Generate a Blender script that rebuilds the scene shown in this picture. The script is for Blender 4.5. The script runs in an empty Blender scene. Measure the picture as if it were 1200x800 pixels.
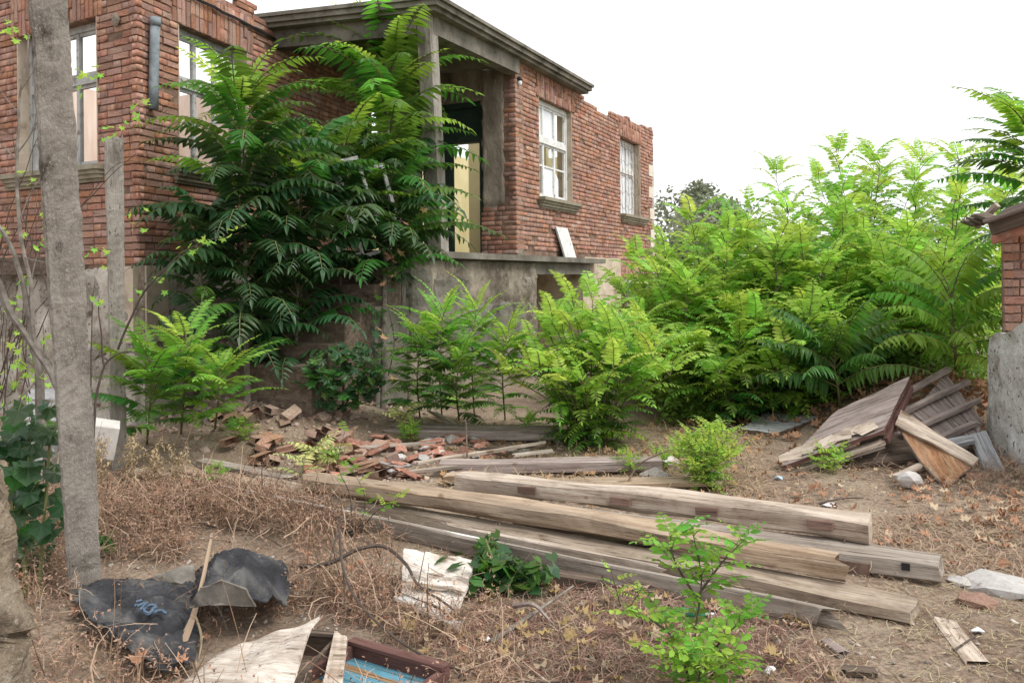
import bpy, math, random
import numpy as np
from mathutils import Vector, Matrix, Euler, noise as mnoise

S = bpy.context.scene
COL = S.collection
RND = random.Random(7)
PI = math.pi

# ---------------------------------------------------------------- camera, sky, sun
EYE, FOC, PX0, PY0, ROLL = 1.6, 969.0, 600.0, 326.0, 0.010
cam = bpy.data.cameras.new("camera")
cam.lens = FOC / 1200 * 36; cam.sensor_width = 36
cam.shift_y = -(400 - PY0) / 1200
cam.clip_start = 0.05; cam.clip_end = 2000
camo = bpy.data.objects.new("camera", cam); COL.objects.link(camo)
camo.location = (0, 0, EYE); camo.rotation_euler = (PI / 2, ROLL, 0)
S.camera = camo

SUN_EL, SUN_AZ = math.radians(54), math.radians(118)      # azimuth clockwise from +Y: the light comes from the right, a little behind the camera
wd = bpy.data.worlds.new("World"); S.world = wd; wd.use_nodes = True
nt = wd.node_tree; nt.nodes.clear()
sky = nt.nodes.new('ShaderNodeTexSky'); sky.sky_type = 'NISHITA'; sky.sun_disc = False
sky.sun_elevation = SUN_EL; sky.sun_rotation = SUN_AZ; sky.dust_density = 4.0; sky.ozone_density = 1.0
hs = nt.nodes.new('ShaderNodeHueSaturation'); hs.inputs['Saturation'].default_value = 0.12; hs.inputs['Value'].default_value = 1.0
mx = nt.nodes.new('ShaderNodeMix'); mx.data_type = 'RGBA'; mx.inputs[0].default_value = 0.72
mx.inputs[7].default_value = (10.4, 10.4, 10.6, 1)        # even overcast cloud over the sky
bg = nt.nodes.new('ShaderNodeBackground'); bg.inputs['Strength'].default_value = 0.092
wo = nt.nodes.new('ShaderNodeOutputWorld')
nt.links.new(sky.outputs[0], hs.inputs['Color']); nt.links.new(hs.outputs[0], mx.inputs[6])
nt.links.new(mx.outputs[2], bg.inputs['Color']); nt.links.new(bg.outputs[0], wo.inputs[0])
sl = bpy.data.lights.new("sun", 'SUN'); sl.energy = 1.5; sl.angle = math.radians(22); sl.color = (1, 0.955, 0.88)
so = bpy.data.objects.new("sun", sl); COL.objects.link(so)
_d = Vector((math.sin(SUN_AZ) * math.cos(SUN_EL), math.cos(SUN_AZ) * math.cos(SUN_EL), math.sin(SUN_EL)))
so.rotation_euler = _d.to_track_quat('Z', 'Y').to_euler()
S.view_settings.view_transform = 'Standard'; S.view_settings.look = 'None'
S.view_settings.exposure = 0.82; S.view_settings.gamma = 1.0
S.view_settings.use_curve_mapping = False
S.cycles.max_bounces = 6; S.cycles.transparent_max_bounces = 6
S.cycles.diffuse_bounces = 4; S.cycles.glossy_bounces = 2; S.cycles.transmission_bounces = 4
S.cycles.use_denoising = True
try: S.cycles.use_adaptive_sampling = True
except Exception: pass

# ---------------------------------------------------------------- helpers
def ray(px, py):
    u, v = (px - PX0) / FOC, (PY0 - py) / FOC
    c, s = math.cos(ROLL), math.sin(ROLL)
    return Vector((u * c + v * s, 1.0, -u * s + v * c))
def at(px, py, d):                       # a surveyed point: pixel of the photograph and distance
    return Vector((0, 0, EYE)) + ray(px, py) * d
def gnd(px, py, h=0.0):
    r = ray(px, py); return Vector((0, 0, EYE)) + r * ((h - EYE) / r.z)
def proj(p):
    c, s = math.cos(ROLL), math.sin(ROLL)
    x, z = p[0] / p[1], (p[2] - EYE) / p[1]
    return PX0 + FOC * (x * c - z * s), PY0 - FOC * (x * s + z * c)

WL = {}                                   # world location of translation-only parents
def wloc(o): return WL.get(o.name, Vector((0, 0, 0)))
def tag(o, label=None, cat=None, group=None, kind=None):
    if label: o['label'] = label
    if cat: o['category'] = cat
    if group: o['group'] = group
    if kind: o['kind'] = kind
    return o
def empty(name, loc, label=None, cat=None, group=None):
    o = bpy.data.objects.new(name, None); COL.objects.link(o); o.location = loc
    o.empty_display_size = 0.1; WL[o.name] = Vector(loc)
    return tag(o, label, cat, group)
def link(name, me, parent=None, M=None):
    """link mesh; M is its world matrix (identity by default) - parents only translate"""
    o = bpy.data.objects.new(name, me); COL.objects.link(o)
    M = M or Matrix.Identity(4)
    if parent is not None:
        o.parent = parent; o.matrix_basis = Matrix.Translation(-wloc(parent)) @ M
    else:
        o.matrix_basis = M
    WL[o.name] = M.translation.copy()
    return o
def kid(name, me, parent, M=None):        # child in the parent's own (rotated) frame
    o = bpy.data.objects.new(name, me); COL.objects.link(o); o.parent = parent
    o.matrix_basis = M or Matrix.Identity(4)
    return o
class MB:
    def __init__(s): s.v = []; s.f = []; s.m = []
    def add(s, vs, fs, mi=0):
        b = len(s.v); s.v += [tuple(x) for x in vs]
        s.f += [tuple(i + b for i in f) for f in fs]; s.m += [mi] * len(fs); return s
    def box(s, p, q, mi=0):
        (a, b, c), (d, e, f) = p, q
        return s.add([(a,b,c),(d,b,c),(d,e,c),(a,e,c),(a,b,f),(d,b,f),(d,e,f),(a,e,f)],
            [(3,2,1,0),(4,5,6,7),(0,1,5,4),(1,2,6,5),(2,3,7,6),(3,0,4,7)], mi)
    def hexa(s, b4, t4, mi=0):            # any box of 4 bottom and 4 top corners (counter-clockwise)
        return s.add(list(b4) + list(t4), [(3,2,1,0),(4,5,6,7),(0,1,5,4),(1,2,6,5),(2,3,7,6),(3,0,4,7)], mi)
    def tube(s, pts, rad, n=6, mi=0, cap=True):
        pts = [Vector(p) for p in pts]; k = len(pts)
        if not hasattr(rad, '__len__'): rad = [rad] * k
        vs = []; up = Vector((0.13, 0.21, 1))
        for i, p in enumerate(pts):
            t = (pts[min(i + 1, k - 1)] - pts[max(i - 1, 0)])
            t = t.normalized() if t.length > 1e-9 else Vector((0, 0, 1))
            a = t.cross(up)
            a = a.normalized() if a.length > 1e-3 else t.cross(Vector((1, 0, 0))).normalized()
            b = t.cross(a)
            for j in range(n):
                w = 2 * PI * j / n
                vs.append(p + (a * math.cos(w) + b * math.sin(w)) * rad[i])
        fs = [(i*n+j, i*n+(j+1)%n, (i+1)*n+(j+1)%n, (i+1)*n+j) for i in range(k-1) for j in range(n)]
        if cap: fs += [tuple(range(n-1, -1, -1)), tuple(range((k-1)*n, k*n))]
        return s.add(vs, fs, mi)
    def mesh(s, name, *mats, smooth=False):
        me = bpy.data.meshes.new(name); me.from_pydata(s.v, [], s.f)
        for m in mats: me.materials.append(m)
        if len(mats) > 1: me.polygons.foreach_set('material_index', s.m)
        if smooth: me.polygons.foreach_set('use_smooth', [True] * len(s.f))
        me.update(); return me
def np_mesh(name, V, F, m, smooth=False):  # F: (n,k) array of equal polygons
    V = np.asarray(V, np.float32); F = np.asarray(F, np.int32); k = F.shape[1]
    me = bpy.data.meshes.new(name)
    me.vertices.add(len(V)); me.vertices.foreach_set('co', V.ravel())
    me.loops.add(F.size); me.loops.foreach_set('vertex_index', F.ravel())
    me.polygons.add(len(F))
    me.polygons.foreach_set('loop_start', np.arange(0, F.size, k, dtype=np.int32))
    if smooth: me.polygons.foreach_set('use_smooth', np.ones(len(F), bool))
    me.materials.append(m); me.update(calc_edges=True); return me
def basis(o, x, z):                       # frame with X along x, Z near z
    x = Vector(x).normalized(); z = Vector(z); y = z.cross(x)
    y = y.normalized() if y.length > 1e-6 else Vector((0, 1, 0)); z = x.cross(y)
    return Matrix(((x.x,y.x,z.x,o[0]),(x.y,y.y,z.y,o[1]),(x.z,y.z,z.z,o[2]),(0,0,0,1)))
def nz(x, y, z=0.0, s=1.0): return mnoise.noise(Vector((x * s, y * s, z * s)))

# ---------------------------------------------------------------- materials
def N(nt, t, **k):
    n = nt.nodes.new(t)
    for a, b in k.items(): setattr(n, a, b)
    return n
def material(name, cols, scale=4.0, stretch=(1,1,1), coord='Object', rough=0.9, bump=0.3, bscale=40.0, detail=6.0,
             vary=0.0, island=0.0, stain=None, stain_scale=1.5, stain_lim=(0.45, 0.65), spec=0.25, bdist=0.01, speck=None,
             speck_lim=(0.62, 0.68), speck_scale=60, hue=0.0, metallic=0.0):
    """noise -> colour ramp, plus stains and specks with shapes of their own, a value change per object or loose piece, and a noise bump"""
    m = bpy.data.materials.new(name); m.use_nodes = True; t = m.node_tree; L = t.links.new
    p = t.nodes['Principled BSDF']; p.inputs['Roughness'].default_value = rough
    p.inputs['Specular IOR Level'].default_value = spec; p.inputs['Metallic'].default_value = metallic
    tc = N(t, 'ShaderNodeTexCoord'); mp = N(t, 'ShaderNodeMapping'); mp.inputs['Scale'].default_value = stretch
    oi = N(t, 'ShaderNodeObjectInfo')
    sh = N(t, 'ShaderNodeVectorMath', operation='ADD')
    sc = N(t, 'ShaderNodeVectorMath', operation='SCALE'); sc.inputs['Scale'].default_value = 37.0
    cb = N(t, 'ShaderNodeCombineXYZ'); L(oi.outputs['Random'], cb.inputs[0]); L(oi.outputs['Random'], cb.inputs[1]); L(cb.outputs[0], sc.inputs[0])
    L(tc.outputs[coord], mp.inputs[0]); L(mp.outputs[0], sh.inputs[0])
    if vary or hue: L(sc.outputs[0], sh.inputs[1])
    n1 = N(t, 'ShaderNodeTexNoise'); n1.inputs['Scale'].default_value = scale; n1.inputs['Detail'].default_value = detail; n1.inputs['Roughness'].default_value = 0.62
    L(sh.outputs[0], n1.inputs['Vector'])
    cr = N(t, 'ShaderNodeValToRGB'); e = cr.color_ramp.elements
    lo, hi = 0.3, 0.7
    while len(e) < len(cols): e.new(0.5)
    for i, c in enumerate(cols):
        e[i].position = lo + (hi - lo) * i / max(1, len(cols) - 1); e[i].color = (*c, 1)
    L(n1.outputs[0], cr.inputs[0]); out = cr.outputs[0]
    def over(out, col, scale, lim, vec, det=5.0):
        n = N(t, 'ShaderNodeTexNoise'); n.inputs['Scale'].default_value = scale; n.inputs['Detail'].default_value = det; n.inputs['Roughness'].default_value = 0.65
        L(vec, n.inputs['Vector'])
        mr = N(t, 'ShaderNodeMapRange'); mr.inputs[1].default_value = lim[0]; mr.inputs[2].default_value = lim[1]; L(n.outputs[0], mr.inputs[0])
        x = N(t, 'ShaderNodeMix', data_type='RGBA'); L(mr.outputs[0], x.inputs[0]); L(out, x.inputs[6]); x.inputs[7].default_value = (*col, 1)
        return x.outputs[2]
    if stain: out = over(out, stain, stain_scale, stain_lim, sh.outputs[0])
    if speck: out = over(out, speck, speck_scale, speck_lim, sh.outputs[0], 2.0)
    if vary or island or hue:
        h = N(t, 'ShaderNodeHueSaturation'); ge = N(t, 'ShaderNodeNewGeometry')
        ad = N(t, 'ShaderNodeMath', operation='ADD'); fr = N(t, 'ShaderNodeMath', operation='FRACT')
        L(oi.outputs['Random'], ad.inputs[0])
        if island: L(ge.outputs['Random Per Island'], ad.inputs[1])
        else: ad.inputs[1].default_value = 0.37
        L(ad.outputs[0], fr.inputs[0])
        mr = N(t, 'ShaderNodeMapRange'); a = max(vary, island); mr.inputs[3].default_value = 1 - a; mr.inputs[4].default_value = 1 + a
        L(fr.outputs[0], mr.inputs[0]); L(mr.outputs[0], h.inputs['Value'])
        if hue:
            m7 = N(t, 'ShaderNodeMath', operation='MULTIPLY'); m7.inputs[1].default_value = 7.31; f2 = N(t, 'ShaderNodeMath', operation='FRACT')
            L(fr.outputs[0], m7.inputs[0]); L(m7.outputs[0], f2.inputs[0])
            r2 = N(t, 'ShaderNodeMapRange'); r2.inputs[3].default_value = 0.5 - hue; r2.inputs[4].default_value = 0.5 + hue
            L(f2.outputs[0], r2.inputs[0]); L(r2.outputs[0], h.inputs['Hue'])
            r3 = N(t, 'ShaderNodeMapRange'); r3.inputs[3].default_value = 0.72; r3.inputs[4].default_value = 1.12
            m9 = N(t, 'ShaderNodeMath', operation='MULTIPLY'); m9.inputs[1].default_value = 3.77; f3 = N(t, 'ShaderNodeMath', operation='FRACT')
            L(fr.outputs[0], m9.inputs[0]); L(m9.outputs[0], f3.inputs[0]); L(f3.outputs[0], r3.inputs[0]); L(r3.outputs[0], h.inputs['Saturation'])
        L(out, h.inputs['Color']); out = h.outputs[0]
    L(out, p.inputs['Base Color'])
    if bump:
        n3 = N(t, 'ShaderNodeTexNoise'); n3.inputs['Scale'].default_value = bscale; n3.inputs['Detail'].default_value = 6; n3.inputs['Roughness'].default_value = 0.7
        L(sh.outputs[0], n3.inputs['Vector'])
        b = N(t, 'ShaderNodeBump'); b.inputs['Strength'].default_value = bump; b.inputs['Distance'].default_value = bdist
        L(n3.outputs[0], b.inputs['Height']); L(b.outputs[0], p.inputs['Normal'])
    return m
def leafmat(name, col, trans, vary=0.28, hue=0.03, tw=0.38, rough=0.5, spec=0.35):
    m = bpy.data.materials.new(name); m.use_nodes = True; t = m.node_tree; L = t.links.new
    p = t.nodes['Principled BSDF']; p.inputs['Roughness'].default_value = rough; p.inputs['Specular IOR Level'].default_value = spec
    oi = N(t, 'ShaderNodeObjectInfo'); ge = N(t, 'ShaderNodeNewGeometry')
    def hsv(c):
        h = N(t, 'ShaderNodeHueSaturation'); h.inputs['Color'].default_value = (*c, 1)
        a = N(t, 'ShaderNodeMapRange'); a.inputs[3].default_value = 1 - vary; a.inputs[4].default_value = 1 + vary; L(oi.outputs['Random'], a.inputs[0])
        b = N(t, 'ShaderNodeMapRange'); b.inputs[3].default_value = 0.82; b.inputs[4].default_value = 1.18; L(ge.outputs['Random Per Island'], b.inputs[0])
        q = N(t, 'ShaderNodeMath', operation='MULTIPLY'); L(a.outputs[0], q.inputs[0]); L(b.outputs[0], q.inputs[1]); L(q.outputs[0], h.inputs['Value'])
        k = N(t, 'ShaderNodeMath', operation='MULTIPLY'); k.inputs[1].default_value = 5.3; f = N(t, 'ShaderNodeMath', operation='FRACT')
        L(oi.outputs['Random'], k.inputs[0]); L(k.outputs[0], f.inputs[0])
        g = N(t, 'ShaderNodeMapRange'); g.inputs[3].default_value = 0.5 - hue; g.inputs[4].default_value = 0.5 + hue; L(f.outputs[0], g.inputs[0]); L(g.outputs[0], h.inputs['Hue'])
        return h.outputs[0]
    L(hsv(col), p.inputs['Base Color'])
    tr = N(t, 'ShaderNodeBsdfTranslucent'); L(hsv(trans), tr.inputs[0])
    x = N(t, 'ShaderNodeMixShader'); x.inputs[0].default_value = tw
    L(p.outputs[0], x.inputs[1]); L(tr.outputs[0], x.inputs[2]); L(x.outputs[0], t.nodes['Material Output'].inputs[0])
    return m
M = {}
M['brick'] = material('fired_brick', [(0.18,0.094,0.066),(0.345,0.176,0.120),(0.45,0.265,0.19)], scale=9, coord='Object', rough=0.95, bump=0.7, bscale=70, vary=0.22, island=0.22, hue=0.009, stain=(0.12,0.07,0.058), stain_scale=2.2, stain_lim=(0.56,0.78), bdist=0.006, speck=(0.36,0.27,0.22), speck_scale=26, speck_lim=(0.64,0.74))
M['mortar'] = material('earth_mortar', [(0.11,0.07,0.052),(0.20,0.13,0.096),(0.29,0.21,0.16)], scale=6, bump=1.0, bscale=30, bdist=0.02)
M['plaster'] = material('grey_plaster', [(0.16,0.135,0.105),(0.28,0.24,0.19),(0.43,0.38,0.31)], scale=3.6, stretch=(1,1,.45), bump=1.0, bscale=18, bdist=0.045, stain=(0.13,0.108,0.082), stain_scale=1.6, stain_lim=(0.46,0.66), speck=(0.36,0.32,0.26), speck_scale=12, speck_lim=(0.6,0.75))
M['pale_plaster'] = material('pale_plaster', [(0.36,0.30,0.23),(0.50,0.42,0.33),(0.58,0.51,0.42)], scale=2.5, bump=0.7, bscale=25, bdist=0.015, stain=(0.27,0.20,0.15), stain_scale=3, stain_lim=(0.55,0.7))
M['whitewash'] = material('limewashed_stone', [(0.30,0.27,0.22),(0.47,0.43,0.37),(0.62,0.58,0.52)], scale=3, bump=1.0, bscale=14, bdist=0.04, stain=(0.22,0.16,0.12), stain_scale=2.4, stain_lim=(0.5,0.62), speck=(0.13,0.11,0.09), speck_scale=16, speck_lim=(0.64,0.68))
M['concrete'] = material('weathered_concrete', [(0.15,0.132,0.114),(0.265,0.24,0.21),(0.38,0.35,0.31)], scale=9, stretch=(1,1,.6), bump=1.0, bscale=70, bdist=0.02, stain=(0.075,0.063,0.05), stain_scale=4.5, stain_lim=(0.55,0.66), speck=(0.36,0.33,0.285), speck_scale=120, speck_lim=(0.58,0.70))
M['concrete_pale'] = material('pale_concrete', [(0.21,0.19,0.165),(0.33,0.305,0.27),(0.43,0.40,0.36)], scale=9, stretch=(1,1,.3), bump=1.0, bscale=70, bdist=0.02, stain=(0.13,0.115,0.095), stain_scale=4, stain_lim=(0.56,0.68), speck=(0.14,0.125,0.11), speck_scale=50, speck_lim=(0.64,0.70))
M['pale_wash'] = material('thick_limewash', [(0.40,0.375,0.34),(0.58,0.56,0.53),(0.70,0.69,0.67)], scale=4, bump=1.0, bscale=14, bdist=0.04, stain=(0.27,0.22,0.185), stain_scale=3, stain_lim=(0.55,0.66), speck=(0.13,0.11,0.10), speck_scale=18, speck_lim=(0.63,0.67))
M['slab'] = material('mossy_concrete', [(0.105,0.096,0.078),(0.20,0.185,0.153),(0.30,0.28,0.24)], scale=4, bump=0.9, bscale=40, bdist=0.012, stain=(0.06,0.058,0.045), stain_scale=2, stain_lim=(0.5,0.68))
M['sill'] = material('cast_stone', [(0.15,0.135,0.095),(0.26,0.235,0.175),(0.33,0.30,0.24)], scale=5, bump=0.5, bscale=50, bdist=0.006)
M['white_paint'] = material('old_white_paint', [(0.52,0.53,0.52),(0.66,0.67,0.66),(0.74,0.75,0.74)], scale=6, bump=0.3, bscale=40, rough=0.6, stain=(0.27,0.245,0.21), stain_scale=9, stain_lim=(0.60,0.68))
M['grey_paint'] = material('flaking_grey_paint', [(0.24,0.25,0.245),(0.38,0.39,0.38),(0.47,0.48,0.465)], scale=6, bump=0.3, bscale=40, rough=0.7, stain=(0.17,0.15,0.13), stain_scale=8, stain_lim=(0.57,0.66))
M['pane_white'] = material('sky_white_pane', [(0.62,0.66,0.70),(0.74,0.78,0.80)], scale=3, bump=0.0, rough=0.25, spec=0.6)  # white sky reflection put into the pane colour; also white boards and bulb
M['pink_wall'] = material('peach_wall', [(0.60,0.46,0.38),(0.70,0.57,0.48),(0.78,0.68,0.60)], scale=1.5, stretch=(3,3,0.5), bump=0.1, bscale=20)
M['yellow_wall'] = material('cream_wall', [(0.56,0.49,0.26),(0.68,0.61,0.36)], scale=1.2, bump=0.1, bscale=20)
M['green_paint'] = material('dark_green_paint', [(0.012,0.028,0.02),(0.03,0.055,0.042)], scale=6, bump=0.2, rough=0.55)
M['pipe'] = material('galvanised_pipe', [(0.13,0.155,0.175),(0.20,0.23,0.25),(0.27,0.30,0.32)], scale=14, bump=0.3, bscale=90, rough=0.7, bdist=0.002)
M['black'] = material('black_rubber', [(0.012,0.012,0.012),(0.03,0.03,0.032)], scale=8, bump=0.0, rough=0.6)
M['stub'] = material('tan_masonry', [(0.21,0.16,0.11),(0.33,0.265,0.19),(0.41,0.34,0.26)], scale=7, bump=1.0, bscale=55, bdist=0.035, stain=(0.12,0.09,0.065), stain_scale=6, stain_lim=(0.50,0.64), speck=(0.42,0.37,0.30), speck_scale=50, speck_lim=(0.6,0.68))
M['quoin'] = material('limestone_block', [(0.50,0.45,0.37),(0.62,0.57,0.48),(0.70,0.66,0.58)], scale=3, bump=0.5, bscale=25, bdist=0.01)
M['iron'] = material('rusty_iron', [(0.06,0.04,0.032),(0.13,0.09,0.07),(0.20,0.13,0.10)], scale=12, bump=0.4, bscale=80, rough=0.85, bdist=0.002)
def wood(name, cols, stain=None, **k):
    """weathered timber: long grain, dark drying cracks, knots and dusty patches"""
    k.setdefault('bump', 0.8); k.setdefault('bscale', 22)
    m = material(name, cols, scale=4.5, stretch=(0.3, 5, 5), rough=0.88, bdist=0.006, vary=k.pop('vary', 0.16), stain=stain, stain_scale=k.pop('ss', 1.2), **k)
    t = m.node_tree; L = t.links.new; p = t.nodes['Principled BSDF']
    src = p.inputs['Base Color'].links[0].from_socket
    tc = N(t, 'ShaderNodeTexCoord'); oi = N(t, 'ShaderNodeObjectInfo')
    def layer(src, scale, noise_scale, lim, col, fac, det=4, tex='ShaderNodeTexNoise'):
        mp = N(t, 'ShaderNodeMapping'); mp.inputs['Scale'].default_value = scale; L(tc.outputs['Object'], mp.inputs[0])
        cb = N(t, 'ShaderNodeCombineXYZ'); mu = N(t, 'ShaderNodeMath', operation='MULTIPLY'); mu.inputs[1].default_value = 53.0
        L(oi.outputs['Random'], mu.inputs[0]); L(mu.outputs[0], cb.inputs[0]); L(mu.outputs[0], cb.inputs[2]); L(cb.outputs[0], mp.inputs['Location'])
        n = N(t, tex); n.inputs['Scale'].default_value = noise_scale; n.inputs['Detail'].default_value = det; L(mp.outputs[0], n.inputs['Vector'])
        if tex == 'ShaderNodeTexNoise': n.inputs['Roughness'].default_value = 0.7
        mr = N(t, 'ShaderNodeMapRange'); mr.inputs[1].default_value = lim[0]; mr.inputs[2].default_value = lim[1]; mr.inputs[4].default_value = fac; L(n.outputs[0], mr.inputs[0])
        x = N(t, 'ShaderNodeMix', data_type='RGBA', blend_type='MULTIPLY'); L(mr.outputs[0], x.inputs[0]); L(src, x.inputs[6]); x.inputs[7].default_value = (*col, 1)
        return x.outputs[2]
    src = layer(src, (0.6, 26, 26), 3.0, (0.57, 0.64), (0.30, 0.25, 0.21), 0.85)        # drying cracks
    src = layer(src, (1.2, 60, 60), 3.0, (0.45, 0.75), (0.62, 0.58, 0.54), 0.9)         # fine grain
    src = layer(src, (3.0, 7, 7), 1.3, (0.66, 0.72), (0.42, 0.32, 0.25), 0.8, 2)        # knots and bruises
    src = layer(src, (1.6, 2.5, 2.5), 2.2, (0.50, 0.62), (0.72, 0.69, 0.67), 0.8, 6)    # grey weathering
    L(src, p.inputs['Base Color'])
    return m
M['wood_tan'] = wood('sawn_tan_timber', [(0.25,0.175,0.115),(0.40,0.30,0.21),(0.52,0.42,0.315)], stain=(0.29,0.235,0.185), stain_lim=(0.48,0.68))
M['wood_grey'] = wood('weathered_grey_timber', [(0.17,0.14,0.118),(0.31,0.27,0.23),(0.47,0.425,0.375)], stain=(0.26,0.19,0.135), stain_lim=(0.56,0.74))
M['wood_pale'] = wood('bleached_timber', [(0.29,0.23,0.18),(0.46,0.39,0.32),(0.60,0.53,0.46)], stain=(0.27,0.20,0.15), stain_lim=(0.52,0.72))
M['wood_dark'] = wood('dark_old_timber', [(0.075,0.055,0.042),(0.14,0.105,0.082),(0.21,0.165,0.13)])
M['wood_violet'] = wood('purple_grey_board', [(0.17,0.135,0.122),(0.29,0.24,0.22),(0.42,0.37,0.345)], stain=(0.17,0.11,0.09), stain_lim=(0.56,0.7))
M['wood_red'] = wood('stained_red_board', [(0.22,0.105,0.055),(0.36,0.19,0.10),(0.44,0.29,0.17)], stain=(0.30,0.23,0.165), stain_lim=(0.5,0.66), ss=3)
M['wood_edge'] = wood('maroon_edge', [(0.10,0.048,0.042),(0.16,0.085,0.072)])
M['ply'] = wood('peeling_plywood', [(0.40,0.34,0.29),(0.58,0.52,0.45),(0.68,0.63,0.57)], stain=(0.27,0.205,0.16), stain_lim=(0.52,0.7), ss=2)
M['peel'] = wood('peeling_white_board', [(0.46,0.41,0.35),(0.60,0.555,0.50),(0.69,0.66,0.62)], stain=(0.37,0.29,0.215), stain_lim=(0.55,0.60), ss=3.5)
M['blue_peel'] = wood('peeling_blue_paint', [(0.26,0.155,0.075),(0.34,0.22,0.12)], stain=(0.11,0.28,0.37), stain_lim=(0.49,0.51), ss=1.6)
M['blue_grey'] = wood('grey_blue_board', [(0.22,0.235,0.25),(0.34,0.355,0.37),(0.44,0.455,0.47)], stain=(0.20,0.17,0.15), stain_lim=(0.56,0.62), ss=5)
M['tar'] = material('tar_paper', [(0.014,0.014,0.016),(0.034,0.035,0.040),(0.075,0.077,0.085)], scale=6, bump=0.8, bscale=40, rough=0.75, bdist=0.01, stain=(0.15,0.145,0.135), stain_scale=4.5, stain_lim=(0.50,0.72))
M['tar_back'] = material('tar_paper_dusty', [(0.10,0.095,0.085),(0.20,0.185,0.16),(0.34,0.31,0.26)], scale=4, bump=0.6, bscale=40, rough=0.9, stain=(0.03,0.03,0.033), stain_scale=3, stain_lim=(0.5,0.62))
M['stone'] = material('field_stone', [(0.20,0.18,0.16),(0.32,0.295,0.265),(0.43,0.40,0.37)], scale=6, bump=0.7, bscale=35, vary=0.2, bdist=0.01)
M['white_stone'] = material('pale_stone', [(0.42,0.40,0.38),(0.56,0.54,0.52)], scale=6, bump=0.6, bscale=35, vary=0.15, bdist=0.01)
M['tile'] = material('red_roof_tile', [(0.19,0.085,0.06),(0.32,0.145,0.10),(0.40,0.25,0.20)], scale=8, bump=0.4, bscale=50, vary=0.3, bdist=0.004, stain=(0.36,0.30,0.27), stain_scale=3, stain_lim=(0.55,0.65))
M['earth_brick'] = material('dusty_brick', [(0.23,0.13,0.085),(0.36,0.22,0.15),(0.44,0.30,0.215)], scale=7, bump=0.7, bscale=45, vary=0.25, island=0.25, hue=0.01, bdist=0.008)
M['bark'] = material('grey_bark', [(0.09,0.075,0.062),(0.17,0.15,0.128),(0.25,0.225,0.20)], scale=14, bump=0.7, bscale=60, bdist=0.004, vary=0.2)
M['dark_twig'] = material('dark_twig', [(0.055,0.042,0.036),(0.11,0.085,0.07)], scale=14, bump=0.4, bscale=60, bdist=0.003, vary=0.2)
M['green_stem'] = material('green_stem', [(0.10,0.12,0.045),(0.18,0.17,0.075)], scale=8, bump=0.2, bscale=60, bdist=0.002, vary=0.2)
M['dry'] = leafmat('dry_weed', (0.40,0.285,0.19), (0.36,0.24,0.15), vary=0.0, tw=0.15, rough=0.9, spec=0.1)
M['dry_dark'] = leafmat('dry_weed_brown', (0.20,0.125,0.085), (0.16,0.09,0.06), vary=0.0, tw=0.1, rough=0.9, spec=0.1)
M['straw'] = leafmat('straw', (0.40,0.31,0.215), (0.34,0.25,0.165), vary=0.0, tw=0.15, rough=0.9, spec=0.1)
M['litter'] = leafmat('fallen_leaf', (0.40,0.25,0.135), (0.36,0.20,0.09), vary=0.0, tw=0.15, rough=0.85, spec=0.15)
M['litter_pale'] = leafmat('pale_fallen_leaf', (0.46,0.35,0.25), (0.40,0.27,0.16), vary=0.0, tw=0.1, rough=0.9, spec=0.1)
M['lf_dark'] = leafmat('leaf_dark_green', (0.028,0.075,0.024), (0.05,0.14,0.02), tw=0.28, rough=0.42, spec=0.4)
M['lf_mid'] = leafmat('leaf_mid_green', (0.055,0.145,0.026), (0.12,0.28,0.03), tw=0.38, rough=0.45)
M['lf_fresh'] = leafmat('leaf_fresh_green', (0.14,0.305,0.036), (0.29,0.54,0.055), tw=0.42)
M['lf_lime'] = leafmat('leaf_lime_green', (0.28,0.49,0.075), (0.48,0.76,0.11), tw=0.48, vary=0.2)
M['lf_yellow'] = leafmat('leaf_yellow_green', (0.37,0.56,0.09), (0.58,0.80,0.13), tw=0.42, vary=0.18)
M['lf_pale'] = leafmat('leaf_bleached', (0.50,0.54,0.20), (0.5,0.56,0.2), tw=0.3, vary=0.15)
M['lf_far'] = leafmat('leaf_far_hazed', (0.21,0.25,0.17), (0.26,0.31,0.18), tw=0.4, vary=0.2)  # haze of distance mixed into the leaf colour, paler than near leaves
M['lf_hedge'] = leafmat('leaf_hedge', (0.085,0.19,0.035), (0.16,0.32,0.04), tw=0.35, vary=0.3)

# ---------------------------------------------------------------- ground
def sstep(a, b, x):
    t = min(1, max(0, (x - a) / (b - a))); return t * t * (3 - 2 * t)
MOUND = gnd(345, 470)
def gh(x, y):
    d = y
    h = 0.05 * nz(x, y, 3, 0.6) + 0.022 * nz(x, y, 7, 2.3) + 0.010 * nz(x, y, 1, 7.0)
    h *= sstep(40, 12, math.hypot(x, y))
    m = ((x + 2.45) / 1.1) ** 2 + ((y - 9.0) / 1.0) ** 2            # rubble heap at the porch steps
    h += 0.52 * math.exp(-m)
    m = ((x - 4.4) / 1.1) ** 2 + ((y - 9.0) / 1.3) ** 2             # leafy bank behind the broken doors
    h += 0.50 * math.exp(-m)
    m = ((x + 2.0) / 0.9) ** 2 + ((y - 4.6) / 1.3) ** 2             # matted weeds at the left
    h += 0.10 * math.exp(-m)
    return h
def gp(px, py, it=3):                     # ground point seen at a pixel
    h = 0.0
    for _ in range(it + 2):
        p = gnd(px, py, h); h = 0.5 * h + 0.5 * gh(p.x, p.y)
    p = gnd(px, py, h); return Vector((p.x, p.y, gh(p.x, p.y)))
def onz(p, dz=0.0): return Vector((p[0], p[1], gh(p[0], p[1]) + dz))

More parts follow.
